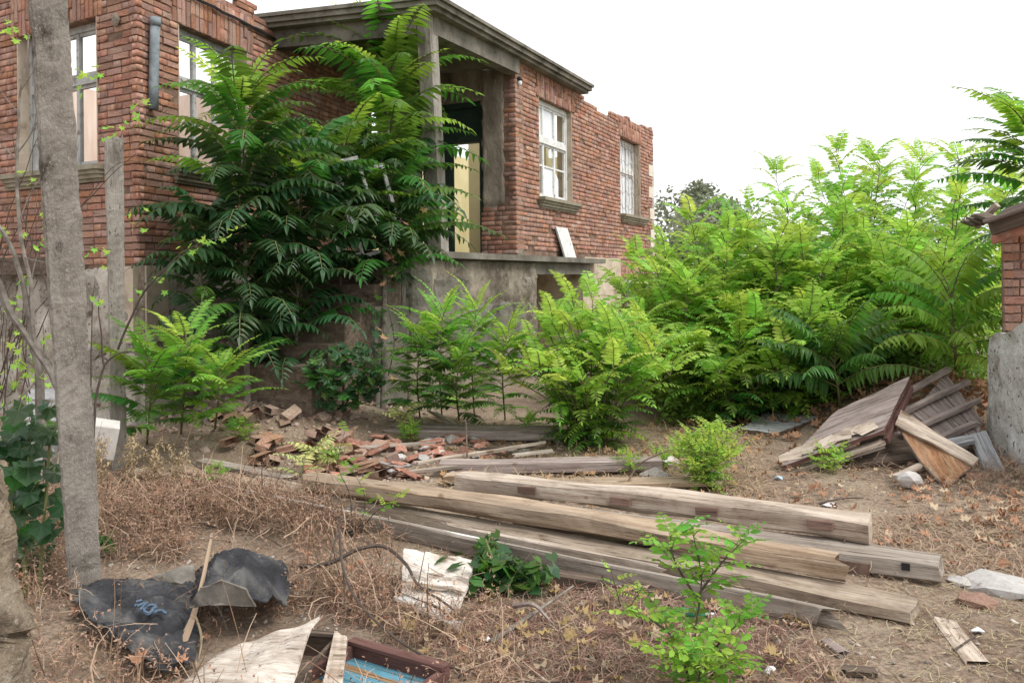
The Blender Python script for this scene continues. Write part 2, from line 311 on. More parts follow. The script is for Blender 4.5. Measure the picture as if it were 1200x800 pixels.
def ground_material():
    m = bpy.data.materials.new('dry_earth'); m.use_nodes = True; t = m.node_tree; L = t.links.new
    p = t.nodes['Principled BSDF']; p.inputs['Roughness'].default_value = 0.97; p.inputs['Specular IOR Level'].default_value = 0.12
    tc = N(t, 'ShaderNodeTexCoord')
    def noise(scale, det=8, r=0.65):
        n = N(t, 'ShaderNodeTexNoise'); n.inputs['Scale'].default_value = scale; n.inputs['Detail'].default_value = det; n.inputs['Roughness'].default_value = r
        L(tc.outputs['Object'], n.inputs['Vector']); return n
    def ramp(src, cols):
        c = N(t, 'ShaderNodeValToRGB'); e = c.color_ramp.elements
        while len(e) < len(cols): e.new(0.5)
        for i, (pos, col) in enumerate(cols): e[i].position = pos; e[i].color = (*col, 1)
        L(src, c.inputs[0]); return c.outputs[0]
    base = ramp(noise(1.1).outputs[0], [(0.32,(0.165,0.12,0.088)),(0.5,(0.275,0.21,0.158)),(0.68,(0.36,0.295,0.23))])
    fine = ramp(noise(38, 5, 0.75).outputs[0], [(0.30,(0.42,0.40,0.38)),(0.5,(0.95,0.95,0.95)),(0.72,(1.45,1.42,1.36))])
    x = N(t, 'ShaderNodeMix', data_type='RGBA', blend_type='MULTIPLY'); x.inputs[0].default_value = 1.0; L(base, x.inputs[6]); L(fine, x.inputs[7])
    vo = N(t, 'ShaderNodeTexVoronoi'); vo.inputs['Scale'].default_value = 55; L(tc.outputs['Object'], vo.inputs['Vector'])
    mr = N(t, 'ShaderNodeMapRange'); mr.inputs[1].default_value = 0.16; mr.inputs[2].default_value = 0.10; L(vo.outputs[0], mr.inputs[0])
    gq = noise(5); mr2 = N(t, 'ShaderNodeMapRange'); mr2.inputs[1].default_value = 0.5; mr2.inputs[2].default_value = 0.62; L(gq.outputs[0], mr2.inputs[0])
    mm = N(t, 'ShaderNodeMath', operation='MULTIPLY'); L(mr.outputs[0], mm.inputs[0]); L(mr2.outputs[0], mm.inputs[1])
    y = N(t, 'ShaderNodeMix', data_type='RGBA'); L(mm.outputs[0], y.inputs[0]); L(x.outputs[2], y.inputs[6]); y.inputs[7].default_value = (0.46,0.43,0.38,1)
    L(y.outputs[2], p.inputs['Base Color'])
    b = N(t, 'ShaderNodeBump'); b.inputs['Strength'].default_value = 0.9; b.inputs['Distance'].default_value = 0.02; L(noise(24, 8, 0.75).outputs[0], b.inputs['Height']); L(b.outputs[0], p.inputs['Normal'])
    return m
M['ground'] = ground_material()
def build_ground():
    xs = np.concatenate([np.linspace(-900, -12, 14), np.linspace(-11, 11, 221), np.linspace(12, 900, 14)])
    ys = np.concatenate([np.linspace(-300, -2, 8), np.linspace(-1, 16, 171), np.linspace(17, 900, 16)])
    V = [(x, y, gh(x, y)) for y in ys for x in xs]; n = len(xs)
    F = [(j*n+i, j*n+i+1, (j+1)*n+i+1, (j+1)*n+i) for j in range(len(ys)-1) for i in range(n-1)]
    o = link('ground', np_mesh('ground', V, F, M['ground'], True)); tag(o, kind='structure')
build_ground()

# ---------------------------------------------------------------- the ruined brick house
def brick_mesh(name, seed, m, rough=0.035, c=0.04):
    """unit brick: x along the wall 0..1, y depth 0 (face) .. 1 (back), z 0..1, chipped edges"""
    r = random.Random(seed); j = lambda k=1: (r.random() - 0.5) * 2 * rough * k
    cx, cz = 0.035, c
    o = [(0+j(.4),0.07,0+j()),(1+j(.4),0.07,0+j()),(1+j(.4),0.07,1+j()),(0+j(.4),0.07,1+j())]
    i = [(cx+abs(j(.6)),j(2),cz+abs(j(2))),(1-cx-abs(j(.6)),j(2),cz+abs(j(2))),(1-cx-abs(j(.6)),j(2),1-cz-abs(j(2))),(cx+abs(j(.6)),j(2),1-cz-abs(j(2)))]
    b = [(0,1,0),(1,1,0),(1,1,1),(0,1,1)]
    v = i + o + b
    f = [(0,1,2,3)] + [(4+k,4+(k+1)%4,(k+1)%4,k) for k in range(4)] + [(8+k,8+(k+1)%4,4+(k+1)%4,4+k) for k in range(4)]
    me = bpy.data.meshes.new(name); me.from_pydata(v, [], f); me.materials.append(m); me.update(); return me
BR = [brick_mesh('brick', 100 + i, M['brick']) for i in range(9)]
BRV = [np.array([v.co[:] for v in b.vertices]) for b in BR]
BRF = np.array([p.vertices[:] for p in BR[0].polygons])

K = at(163, 313, 8.85); K.z = 0                                      # the corner nearest the camera
dA = Vector((-0.869, 0.495, 0)); dB = Vector((0.300, 0.954, 0)).normalized()
RC = Vector((0.08, 12.95, 0)); dR = Vector((0.437, 0.8995, 0)).normalized()
nR = Vector((dR.y, -dR.x, 0)); dC = Vector((-nR.x, -nR.y, 0))
nA = Vector((dA.y, -dA.x, 0)); nA = nA if nA.y < 0 else -nA
nB = Vector((dB.y, -dB.x, 0))
house = empty('brick_house', (K.x, K.y, 0), 'roofless red brick house with empty windows and a corner porch on a plastered base', 'house')
bricks_all = []                                                      # (wall key, matrix, variant)
def lay(key, p0, d, n, L, z0, ztop, opens, soldiers=(), ragged=None, seed=1, skip=None):
    """courses of bricks along a wall from p0; n is the outward normal; opens are (s0,s1,z0,z1)"""
    r = random.Random(seed); h = 0.0765; z = z0; row = 0
    inw = -n
    def put(s, w, zz, hh, rot=False):
        pr = r.gauss(0, 0.0028) + (0.012 if r.random() < 0.05 else 0) - (0.02 if r.random() < 0.03 else 0)
        o = p0 + d * s + n * (0.006 + pr) + Vector((0, 0, zz))
        X, Y, Z = d * w, inw * 0.075, Vector((0, 0, hh))
        if rot: o = p0 + d * (s + w) + n * (0.008 + pr) + Vector((0,0,zz)); X, Z = Vector((0,0,hh)), d * (-w)
        Mx = Matrix(((X.x,Y.x,Z.x,o.x),(X.y,Y.y,Z.y,o.y),(X.z,Y.z,Z.z,o.z),(0,0,0,1)))
        if not rot:
            Mx = Matrix.Translation(o) @ Matrix.Rotation(r.gauss(0, 0.006), 4, n) @ Matrix.Translation(-o) @ Mx
        bricks_all.append((key, Mx, r.randrange(9)))
    zones = list(opens) + [(a, b, c, e) for a, b, c, e in soldiers]
    while z + 0.03 < ztop:
        s = -(0.125 if row % 2 else 0.0) * r.choice((0.4, 1, 1)); 
        hh = 0.063 + r.uniform(-0.003, 0.003)
        while s < L - 0.01:
            w = 0.245 if r.random() < (0.62 if row % 2 else 0.45) else 0.118
            w += r.uniform(-0.008, 0.008)
            a, b = max(s, 0), min(s + w, L)
            s += w + 0.013
            mid = z + hh / 2
            segs = [(a, b)]
            for (q0, q1, c0, c1) in zones:
                if c0 - 0.01 < mid < c1 + 0.01:
                    out = []
                    for (u, v) in segs:
                        if v <= q0 or u >= q1: out.append((u, v))
                        else:
                            if u < q0 - 0.03: out.append((u, q0 - 0.006))
                            if v > q1 + 0.03: out.append((q1 + 0.006, v))
                    segs = out
            for (u, v) in segs:
                if v - u < 0.035: continue
                if ragged and z + hh > ragged((u + v) / 2): continue
                if skip and skip((u + v) / 2, mid): continue
                if r.random() < 0.006: continue
                put(u, v - u, z, hh)
        z += h + r.uniform(-0.0015, 0.0015); row += 1
    for (q0, q1, c0, c1) in soldiers:
        s = q0
        while s < q1 - 0.04:
            w = 0.066 + r.uniform(-0.003, 0.003); H = c1 - c0
            if r.random() < 0.5: put(s, w, c0, H * 0.64 - 0.008, True); put(s, w, c0 + H * 0.64, H * 0.36 - 0.008, True)
            else: put(s, w, c0, H * 0.36 - 0.008, True); put(s, w, c0 + H * 0.36, H * 0.64 - 0.008, True)
            s += w + 0.012
def core(name, p0, d, n, L, z0, z1, opens, m, t=0.30, set_back=0.011, s_min=0, ragged=None):
    """the wall body behind the bricks, with real openings; stepped top where ragged"""
    xs = sorted({s_min, L} | {v for o in opens for v in (o[0], o[1]) if 0 < v < L} | ({round(k * 0.5, 3) for k in range(1, int(L / 0.5) + 1) if k * 0.5 < L} if ragged else set()))
    zs = sorted({z0, z1} | {v for o in opens for v in (o[2], o[3]) if z0 < v < z1})
    mb = MB()
    for a, b in zip(xs, xs[1:]):
        for c, e in zip(zs, zs[1:]):
            mx_, mz_ = (a + b) / 2, (c + e) / 2
            if any(o[0] < mx_ < o[1] and o[2] < mz_ < o[3] for o in opens): continue
            top = e
            if ragged and e == z1: top = min(ragged(a + 0.02), ragged(mx_), ragged(b - 0.02)) - 0.06
            if top <= c + 0.01: continue
            f0 = p0 - n * set_back; f1 = p0 - n * t
            q = [f0 + d * a, f0 + d * b, f1 + d * b, f1 + d * a]
            if (d.cross(-n)).z < 0: q.reverse()
            mb.hexa([v + Vector((0,0,c)) for v in q], [v + Vector((0,0,top)) for v in q])
    return link(name, mb.mesh(name, m), house)

ZB = 1.80                                                            # foot of the brickwork on the left block
SILL, HEAD = 2.90, 4.56
LA, LB, LR = 4.2, 5.45, 7.62
def sof(p0, d, px, z=None):                                          # distance along a wall at a pixel column
    k = (px - PX0) / FOC
    for _ in range(4):
        y = p0.y + d.y * ((k * p0.y - p0.x) / (d.x - k * d.y))
        k = (px - PX0) / FOC + (((z or 3.5) - EYE) / y) * ROLL
    return (k * p0.y - p0.x) / (d.x - k * d.y)
# window openings
wA = (sof(K, dA, 114), sof(K, dA, 20), SILL, HEAD)
wB = (sof(K, dB, 210), sof(K, dB, 292), SILL, HEAD)
wR1 = (sof(RC, dR, 632), sof(RC, dR, 671), 2.95, 4.62)
wR2 = (sof(RC, dR, 727), sof(RC, dR, 751), 2.95, 4.61)
cD = (sof(RC, dC, 566), sof(RC, dC, 482), 1.96, 4.45)
bWin = (sof(RC, dR, 726), sof(RC, dR, 752), 0.75, 1.56)
def rag(base, amp, seed, lo=0.0):
    def f(s): return base + amp * round(2.2 * nz(s * 0.9, seed)) / 2 - lo * 0
    return f
def top_R(s):
    if s < 3.1: return 5.06
    if s < 3.7: return 5.0
    t = (s - 3.7) / (LR - 3.7)
    return 4.99 + 0.08 * round(2.5 * nz(s * 1.7, 4.4)) / 2 + (0.16 if s > 6.75 else 0) + (0.13 if 5.5 < s < 6.2 else 0)
top_B = lambda s: 5.16 + 0.076 * round(2.2 * nz(s * 1.3, 9.1)) if s < 2.6 else 4.98
lint = lambda w, h=0.44: (w[0] - 0.10, w[1] + 0.10, w[3], w[3] + h)
lay('A', K, dA, nA, LA, ZB, 5.3, [wA], [lint(wA, 0.47)], seed=3, ragged=lambda s: 5.2)
lay('B', K, dB, nB, LB, ZB, 5.4, [wB], [lint(wB, 0.47)], seed=4, ragged=top_B)
lay('R', RC, dR, nR, LR, 1.98, 5.5, [wR1, wR2, (LR - 0.42, LR + 1, 2.1, 4.25)], [lint(wR1), lint(wR2)], seed=5, ragged=top_R, skip=lambda s, z: z < 2.02 and s < 3.6)
lay('F', RC, dR, nR, bWin[1] + 0.3, 1.58, 1.97, [(-1, bWin[0] - 0.25, 0, 9)], [(bWin[0] - 0.22, bWin[1] + 0.2, 1.58, 1.97)], seed=6)
lay('C', RC, dC, dC.cross(Vector((0,0,1))), 0.62, 1.98, 4.9, [], seed=8, skip=lambda s, z: s > 0.13 + 0.05 * nz(z * 3, 2) and z > 2.75)
nC = Vector((dC.y, -dC.x, 0)); nC = nC if nC.y < 0 else -nC
if any(k == 'C' for k, _, _ in bricks_all):                          # relay with the right outward normal
    bricks_all = [b for b in bricks_all if b[0] != 'C']
    lay('C', RC, dC, nC, 0.62, 1.98, 4.9, [], seed=8, skip=lambda s, z: s > 0.16 + 0.07 * nz(z * 3, 2) and z > 2.75)
W = {}
W['A'] = core('wall', K, dA, nA, LA, ZB - 0.05, 5.15, [wA], M['mortar'], s_min=0.085)
W['B'] = core('wall', K, dB, nB, LB, ZB - 0.05, 5.3, [wB], M['mortar'], ragged=top_B, s_min=0.085)
W['R'] = core('wall', RC, dR, nR, LR, 1.5, 5.3, [wR1, wR2, (bWin[0], bWin[1], 0, 1.58), (-1, bWin[0], 0, 1.9)], M['mortar'], ragged=top_R)
W['C'] = core('wall', RC, dC, nC, 2.62, 1.9, 5.0, [cD], M['plaster'], t=0.28)
W['F'] = W['R']
def area(b):
    c = b[1] @ Vector((0.5, 0, 0.5)); 
    if c.y < 0.5: return 0
    px, py = proj(c)
    if not (-5 < px < 1205 and -5 < py < 800): return 0
    if b[0] == 'B' and (px > 215 and py > 215 or px > 330): return 0  # behind the dark leaves
    e = [proj(b[1] @ Vector(q)) for q in ((0,0,0),(1,0,0),(1,0,1),(0,0,1))]
    return abs(sum(e[i][0]*e[(i+1)%4][1] - e[(i+1)%4][0]*e[i][1] for i in range(4)))
big = sorted(range(len(bricks_all)), key=lambda i: -area(bricks_all[i]))
LIM = {'A': 150, 'B': 150}
single = set()
for key, n_ in (('A', 150), ('B', 130)):
    single |= set([i for i in big if bricks_all[i][0] == key][:n_])
rest = 300 - len(single)
single |= set([i for i in big if bricks_all[i][0] in 'RF' and i not in single][:rest])
for i in single:
    k, Mx, v = bricks_all[i]
    link('brick', BR[v], W[k], Mx)
for k in 'ABRCF':
    idx = [i for i in range(len(bricks_all)) if i not in single and bricks_all[i][0] == k]
    V, F = [], []
    for q, i in enumerate(idx):
        _, Mx, v = bricks_all[i]; A = np.array(Mx)
        V.append(BRV[v] @ A[:3,:3].T + A[:3,3]); F.append(BRF + q * 12)
    if idx: tag(link('brickwork', np_mesh('brickwork', np.concatenate(V), np.concatenate(F), M['brick']), W[k]), kind='stuff')

def wallbox(name, p0, d, n, s0, s1, z0, z1, f0, f1, m, parent=None, mb=None):
    """box on a wall: s along, z up, f0..f1 out from the face along n"""
    q = [p0 + d*s0 + n*f1, p0 + d*s1 + n*f1, p0 + d*s1 + n*f0, p0 + d*s0 + n*f0]
    if (d.cross(-n)).z < 0: q.reverse()
    b = mb or MB(); b.hexa([v + Vector((0,0,z0)) for v in q], [v + Vector((0,0,z1)) for v in q])
    if mb is not None: return None
    return link(name, b.mesh(name, m), parent or house)
def rough_sheet(name, p0, d, n, s0, s1, z0, z1, f, m, nx=24, nzz=14, amp=0.02, sc=3.0, parent=None, holes=None, edge=0.0, seed=0.0):
    """a lumpy skin of plaster or stone on a wall, closed at its rim"""
    V, F = [], []
    for j in range(nzz + 1):
        for i in range(nx + 1):
            s = s0 + (s1 - s0) * i / nx; z = z0 + (z1 - z0) * j / nzz
            k = 0 if (i in (0, nx) or j in (0, nzz)) else 1
            a = amp * (nz(s * sc, z * sc, seed) + 0.5 * nz(s * sc * 2.7, z * sc * 2.7, seed + 3) + (0.45 * nz(s * sc * 7, z * sc * 7, seed + 5) - 0.9 * max(0, nz(s * sc * 1.7, z * sc * 1.2, seed + 8) - .22) if nx > 50 else 0))
            if edge and (i == nx or i == 0): s += edge * nz(z * 6, seed + i)
            if edge and j == nzz: z += edge * nz(s * 6, seed + 9)
            V.append(p0 + d * s + n * ((f + a) if k else -0.02) + Vector((0, 0, z)))
    for j in range(nzz):
        for i in range(nx):
            a = j * (nx + 1) + i; F.append((a, a + 1, a + nx + 2, a + nx + 1))
    return link(name, np_mesh(name, [v[:] for v in V], F, m, False), parent or house)

# foundation of the left block: limewashed rubble stone, each face
rough_sheet('foundation', K, dA, nA, -0.05, LA, -0.3, ZB - 0.02, 0.05, M['whitewash'], 40, 18, 0.05, 3.2, seed=1)
rough_sheet('foundation', K, dB, nB, -0.05, LB, -0.3, ZB - 0.02, 0.05, M['whitewash'], 48, 18, 0.04, 3.2, seed=2)
core('foundation_core', K, dA, nA, LA, -0.3, ZB - 0.05, [], M['mortar'], s_min=0.085)
core('foundation_core', K, dB, nB, LB, -0.3, ZB - 0.05, [], M['mortar'], s_min=0.085)
# right block base, pale plaster
wallbox('foundation', RC, dR, nR, 2.95, bWin[0], -0.3, 1.99, -0.3, 0.012, M['pale_plaster'])
wallbox('foundation', RC, dR, nR, bWin[1], LR, -0.3, 1.5, -0.3, 0.012, M['pale_plaster'])
wallbox('foundation', RC, dR, nR, bWin[0], bWin[1], -0.3, bWin[2], -0.3, 0.010, M['pale_plaster'])

# sills: moulded cast stone, three steps
def sill(p0, d, n, s0, s1, z, out=0.13):
    b = MB()
    wallbox('', p0, d, n, s0, s1, z - 0.055, z, -0.2, out, None, mb=b)
    wallbox('', p0, d, n, s0 + 0.02, s1 - 0.02, z - 0.10, z - 0.055, 0.0, out * 0.72, None, mb=b)
    wallbox('', p0, d, n, s0 + 0.035, s1 - 0.035, z - 0.145, z - 0.10, 0.0, out * 0.5, None, mb=b)
    wallbox('', p0, d, n, s0 + 0.05, s1 - 0.05, z - 0.18, z - 0.145, 0.0, out * 0.25, None, mb=b)
    return link('sill', b.mesh('sill', M['sill']), house)
sill(K, dA, nA, -0.0 + wA[0] - 0.14, wA[1] + 0.2, SILL); sill(K, dB, nB, wB[0] - 0.14, wB[1] + 0.5, SILL)
sill(RC, dR, nR, wR1[0] - 0.06, wR1[1] + 0.16, 2.95); sill(RC, dR, nR, wR2[0] - 0.02, wR2[1] + 0.30, 2.95)

# plastered reveals and window frames
def window(p0, d, n, w, mats, cols, trans, panes, back=0.14, fw=0.055, rows_low=(), reveal='pale_plaster', mull=None):
    s0, s1, z0, z1 = w
    wallbox('reveal', p0, d, n, s0, s0 + 0.018, z0, z1, -0.295, -0.004, M[reveal])
    wallbox('reveal', p0, d, n, s1 - 0.018, s1, z0, z1, -0.295, -0.004, M[reveal])
    a, b = s0 + 0.02, s1 - 0.02; f1, f0 = -back, -back - 0.07
    fr = MB(); bx = lambda q0, q1, c0, c1, o=0.0: wallbox('', p0, d, n, q0, q1, c0, c1, f0, f1 + o, None, mb=fr)
    bx(a, a + fw, z0, z1); bx(b - fw, b, z0, z1); bx(a + fw, b - fw, z1 - 0.075, z1, 0.003); bx(a + fw, b - fw, z0, z0 + fw, 0.003)
    zt = z0 + (z1 - z0) * trans
    bx(a + fw, b - fw, zt - 0.05, zt + 0.05, 0.012)
    f = link('window', fr.mesh('window', M[mats]), house)
    xs = [a + fw + (b - a - 2 * fw) * t for t in cols]
    sb = MB()
    for x in xs[1:-1]:
        for (c0, c1) in ((z0 + fw, zt - 0.05), (zt + 0.05, z1 - 0.075)):
            wallbox('', p0, d, n, x - 0.028, x + 0.028, c0, c1, f0 + 0.01, f1 - 0.012, None, mb=sb)
    for (u, v) in zip(xs, xs[1:]):                                    # thin sash rims
        for (c0, c1) in ((z0 + fw, zt - 0.05), (zt + 0.05, z1 - 0.075)):
            for q in ((u, u + 0.034, c0, c1), (v - 0.034, v, c0, c1), (u + 0.034, v - 0.034, c0, c0 + 0.04), (u + 0.034, v - 0.034, c1 - 0.04, c1)):
                wallbox('', p0, d, n, *q, f0 + 0.016, f1 - 0.02, None, mb=sb)
        for t in rows_low:
            zz = z0 + (zt - z0) * t
            wallbox('', p0, d, n, u + 0.034, v - 0.034, zz - 0.014, zz + 0.014, f0 + 0.018, f1 - 0.022, None, mb=sb)
    link('sash', sb.mesh('sash', M[mats]), f)
    for (c, c0, c1, q0, q1, cut) in panes:                            # column, z range (fractions), partial width
        u, v = xs[c] + 0.034, xs[c + 1] - 0.034; e = v - u
        za, zb = z0 + (z1 - z0) * c0, z0 + (z1 - z0) * c1
        pts = [(u + e*q0, za), (u + e*q1, za), (u + e*q1, zb - cut*(zb-za)), (u + e*(q0*.6+q1*.4), zb - cut*.3*(zb-za)), (u + e*q0, zb)]
        fa = p0 - n * (back + 0.040); fb = p0 - n * (back + 0.046)
        vs = [fa + d*x + Vector((0,0,z)) for x, z in pts] + [fb + d*x + Vector((0,0,z)) for x, z in pts]
        k = len(pts); g = MB(); g.add(vs, [tuple(range(k)), tuple(range(2*k-1, k-1, -1))] + [((i+1)%k, i, i+k, (i+1)%k+k) for i in range(k)])
        link('pane', g.mesh('pane', M['pane_white']), f)
    return f
window(K, dA, nA, wA, 'grey_paint', (0, 0.36, 0.68, 1), 0.62, [])
window(K, dB, nB, wB, 'grey_paint', (0, 0.33, 0.66, 1), 0.62, [])
window(RC, dR, nR, wR1, 'white_paint', (0, 0.26, 0.63, 1), 0.60,
       [(1, 0.645, 0.94, 0, 1, 0), (2, 0.645, 0.94, 0, .22, .5), (1, 0.04, 0.33, 0, 1, 0), (2, 0.04, 0.33, 0, .45, .3), (0, 0.645, .94, 0, 1, 0), (1, 0.45, 0.55, 0.6, 1, .4)], back=0.10, rows_low=(0.57,))
window(RC, dR, nR, wR2, 'white_paint', (0, 0.34, 0.67, 1), 0.60,
       [(c, z0_, z1_, 0, 1, 0) for c in (0, 1, 2) for z0_, z1_ in ((0.03, 0.57), (0.63, 0.95))], back=0.16)
gr = MB()                                                             # curled iron grille over the far window
for i in range(7):
    s = wR2[0] + 0.05 + (wR2[1] - wR2[0] - 0.1) * i / 6
    gr.tube([RC + dR*(s + 0.03*math.sin(k*1.4 + i)) - nR*0.05 + Vector((0,0,2.97 + 1.6*k/16)) for k in range(17)], 0.0045, 4)
for k in range(5):
    z = 3.12 + 0.32*k
    gr.tube([RC + dR*(wR2[0] + 0.03 + (wR2[1]-wR2[0]-0.06)*i/12) - nR*0.045 + Vector((0,0,z + 0.05*math.sin(i*1.7+k))) for i in range(13)], 0.0045, 4)
link('window_grille', gr.mesh('window_grille', M['iron']), house)
# basement window
bw = MB()
for q in ((bWin[0], bWin[0]+.06, .75, 1.55), (bWin[1]-.06, bWin[1], .75, 1.55), (bWin[0]+.06, bWin[1]-.06, 1.45, 1.555), ((bWin[0]+bWin[1])/2-.04, (bWin[0]+bWin[1])/2+.04, .81, 1.45), (bWin[0]+.06, bWin[1]-.06, .75, .81)):
    wallbox('', RC, dR, nR, *q, -0.14, -0.06, None, mb=bw)
bwo = link('basement_window', bw.mesh('basement_window', M['white_paint']), house)
bg_ = MB()
for i in range(8):
    s = bWin[0] + 0.1 + (bWin[1]-bWin[0]-0.2)*i/7
    bg_.tube([RC + dR*s - nR*0.035 + Vector((0,0,z)) for z in (.8, 1.46)], 0.008, 4)
link('bar_grille', bg_.mesh('bar_grille', M['iron']), bwo)
wallbox('basement_lining', RC, dR, nR, bWin[0]-.3, bWin[1]+.3, .4, 1.8, -1.2, -1.1, M['wood_dark'])
# limestone quoins at the far corner
for i, (a, b_, l) in enumerate(((4.25, 3.98, .40), (3.73, 3.47, .40), (3.22, 2.97, .34), (2.72, 2.25, .3))):
    wallbox('quoin', RC, dR, nR, LR - l, LR + 0.012, b_, a, -0.3, 0.014, M['quoin'])
wallbox('quoin_pier', RC, dR, nR, LR - 0.13, LR + 0.008, 1.5, 4.25, -0.3, 0.010, M['whitewash'])
lay_q = [b for b in bricks_all]                                       # bricks between the quoins
qb = random.Random(21); V, F, q = [], [], 0
for (z0_, z1_) in ((3.74, 3.97), (3.23, 3.46), (2.73, 2.96)):
    z = z0_
    while z < z1_ - 0.04:
        for (a, w) in ((LR - .42, .2), (LR - .21, .09)):
            o = RC + dR*a + nR*0.008 + Vector((0,0,z)); X, Y, Z = dR*w, -nR*0.075, Vector((0,0,.063))
            A = np.array([[X.x,Y.x,Z.x],[X.y,Y.y,Z.y],[X.z,Y.z,Z.z]])
            V.append(BRV[qb.randrange(9)] @ A.T + np.array(o)); F.append(BRF + 12*q); q += 1
        z += 0.0765
tag(link('brickwork', np_mesh('brickwork', np.concatenate(V), np.concatenate(F), M['brick']), W['R']), kind='stuff')

# rooms behind: partition and end walls
wallbox('end_wall', RC, dR, nR, LR - 0.3, LR - 0.05, 0, 4.6, -5.5, -0.31, M['yellow_wall'])
wallbox('partition_wall', RC, dR, nR, 0.4, LR - 0.31, 0, 4.5, -4.3, -4.1, M['yellow_wall'])
wallbox('partition_wall', K, dA, nA, 1.9, LA + 3, 0, 4.98, -4.6, -4.4, M['pink_wall'])
wallbox('partition_wall', K, dB, nB, 0.35, LB + 2, 0, 4.92, -4.9, -4.7, M['pink_wall'])
wallbox('ground_floor', K, dB, nB, 0.2, LB + 6, 1.70, 1.9, -6.5, -0.31, M['wood_dark'])
# old casement hanging open inside each left window
for (p0, d, n, w, s0_, s1_) in ((K, dA, nA, wA, 0.1, 0.42), (K, dB, nB, wB, 0.05, 0.4)):
    b = MB(); s0, s1 = w[0] + s0_, w[0] + s1_
    for q in ((s0, s0+.05, 3.95, 4.5), (s1-.05, s1, 3.95, 4.5), (s0+.05, s1-.05, 4.44, 4.5), (s0+.05, s1-.05, 3.95, 4.01)):
        wallbox('', p0, d, n, *q, -0.62, -0.58, None, mb=b)
    wallbox('', p0, d, n, s0, s1, 3.9, 3.95, -0.62, -0.22, None, mb=b)
    link('inner_casement', b.mesh('inner_casement', M['white_paint']), house)

# porch roof slab with stepped lip, beams, column, floor slab
def prism(name, pts, z0, z1, m, parent=None, rough=0.0):
    k = len(pts); b = MB()
    b.add([(p[0], p[1], z0) for p in pts] + [(p[0], p[1], z1) for p in pts],
          [tuple(range(k-1, -1, -1)), tuple(range(k, 2*k))] + [(i, (i+1)%k, (i+1)%k+k, i+k) for i in range(k)])
    return link(name, b.mesh(name, m), parent or house)
c0 = Vector((-0.914, 10.42)); c1 = Vector((1.525, 15.4)); e1 = (c1 - c0).normalized(); e0 = Vector((-0.961, 0.277)).normalized()
wl = c0 + e0 * 2.62
def offs(k): return [c0 - e0*k*0 + (e0 + e1) * k * -0.0, ]
def lip(o):                                                           # plan of the slab, edge moved out by o
    nn = Vector((e1.y, -e1.x)); mm = Vector((-e0.y, e0.x)); mm = mm if mm.y < 0 else -mm
    a = c0 + nn * o + mm * o
    return [wl + mm * o, a, c1 + nn * o + e1 * o, c1 - nn * 0.32 + e1 * o, Vector((RC.x - 0.25, RC.y + 0.1)), Vector((-2.5, 14.3))]
rs = prism('porch_roof', lip(0.0), 5.062, 5.13, M['slab'])
prism('roof_lip', lip(0.035), 5.132, 5.18, M['slab'], rs)
prism('roof_edge', lip(-0.05), 5.01, 5.06, M['slab'], rs)
def beam_between(name, a, b, w, z0, z1, m, parent=None):
    d = (b - a).normalized(); n = Vector((d.y, -d.x))
    return prism(name, [a - n*w/2, b - n*w/2, b + n*w/2, a + n*w/2], z0, z1, m, parent)
off = 0.30
ca = c0 + e1 * off + e0 * off
beam_between('porch_beam', ca, Vector((RC.x - 0.02, RC.y - 0.02)), 0.2, 4.78, 5.009, M['slab'])
beam_between('porch_beam', ca + e0 * 0.12, wl + e1 * off, 0.2, 4.77, 5.008, M['slab'])
prism('ceiling', [ca + e1*.12 + e0*.12, Vector((RC.x - .2, RC.y)), Vector((-2.35, 13.8)), wl + e1*(off + .12)], 4.9, 4.98, M['slab'])
cb_ = at(514, 290, 10.78); ct_ = at(500, 20, 10.78)
col = MB(); 
for (zz0, zz1) in ((1.95, 5.008),):
    rings = []
    for j in range(15):
        t = j / 14; p = cb_.lerp(ct_, t); z = zz0 + (zz1 - zz0) * t
        hw = 0.098 + 0.004 * nz(t * 6, 1)
        for sx, sy in ((-1,-1),(1,-1),(1,1),(-1,1)):
            a = dR * (sy * hw) + nR * (sx * hw) + Vector((nz(t*9, sx, sy)*.006, nz(t*9, sx, sy+5)*.006, 0))
            rings.append((p.x + a.x, p.y + a.y, z))
    fs = [(4*j+i, 4*j+(i+1)%4, 4*j+4+(i+1)%4, 4*j+4+i) for j in range(14) for i in range(4)] + [(3,2,1,0), (56,57,58,59)]
    col.add(rings, fs)
link('column', col.mesh('column', M['concrete_pale']), house)
f0_ = Vector((-1.25, 9.64)); f1_ = Vector((1.81, 15.94)); fe = (f1_ - f0_).normalized(); fl = Vector((dC.x, dC.y))
fw_ = f0_ + fl * 2.45
def jag(a, b, n, amp, seed):
    d = (b - a); nn = Vector((d.y, -d.x)).normalized(); L_ = d.length
    out = []
    for i in range(n):
        t = i / n; out.append(a + d * t + nn * (amp * nz(t * L_ * 5, seed) if i else 0))
    return out
fpts = jag(f0_, f1_, 40, 0.035, 3) + [f1_, f1_ - Vector((nR.x, nR.y)) * 0.30, Vector((RC.x, RC.y)) + Vector((dR.x, dR.y))*0.1 - Vector((nR.x, nR.y))*0.1, Vector((-2.35, 13.75)), fw_]
prism('porch_floor', fpts, 1.865, 1.95, M['slab'])
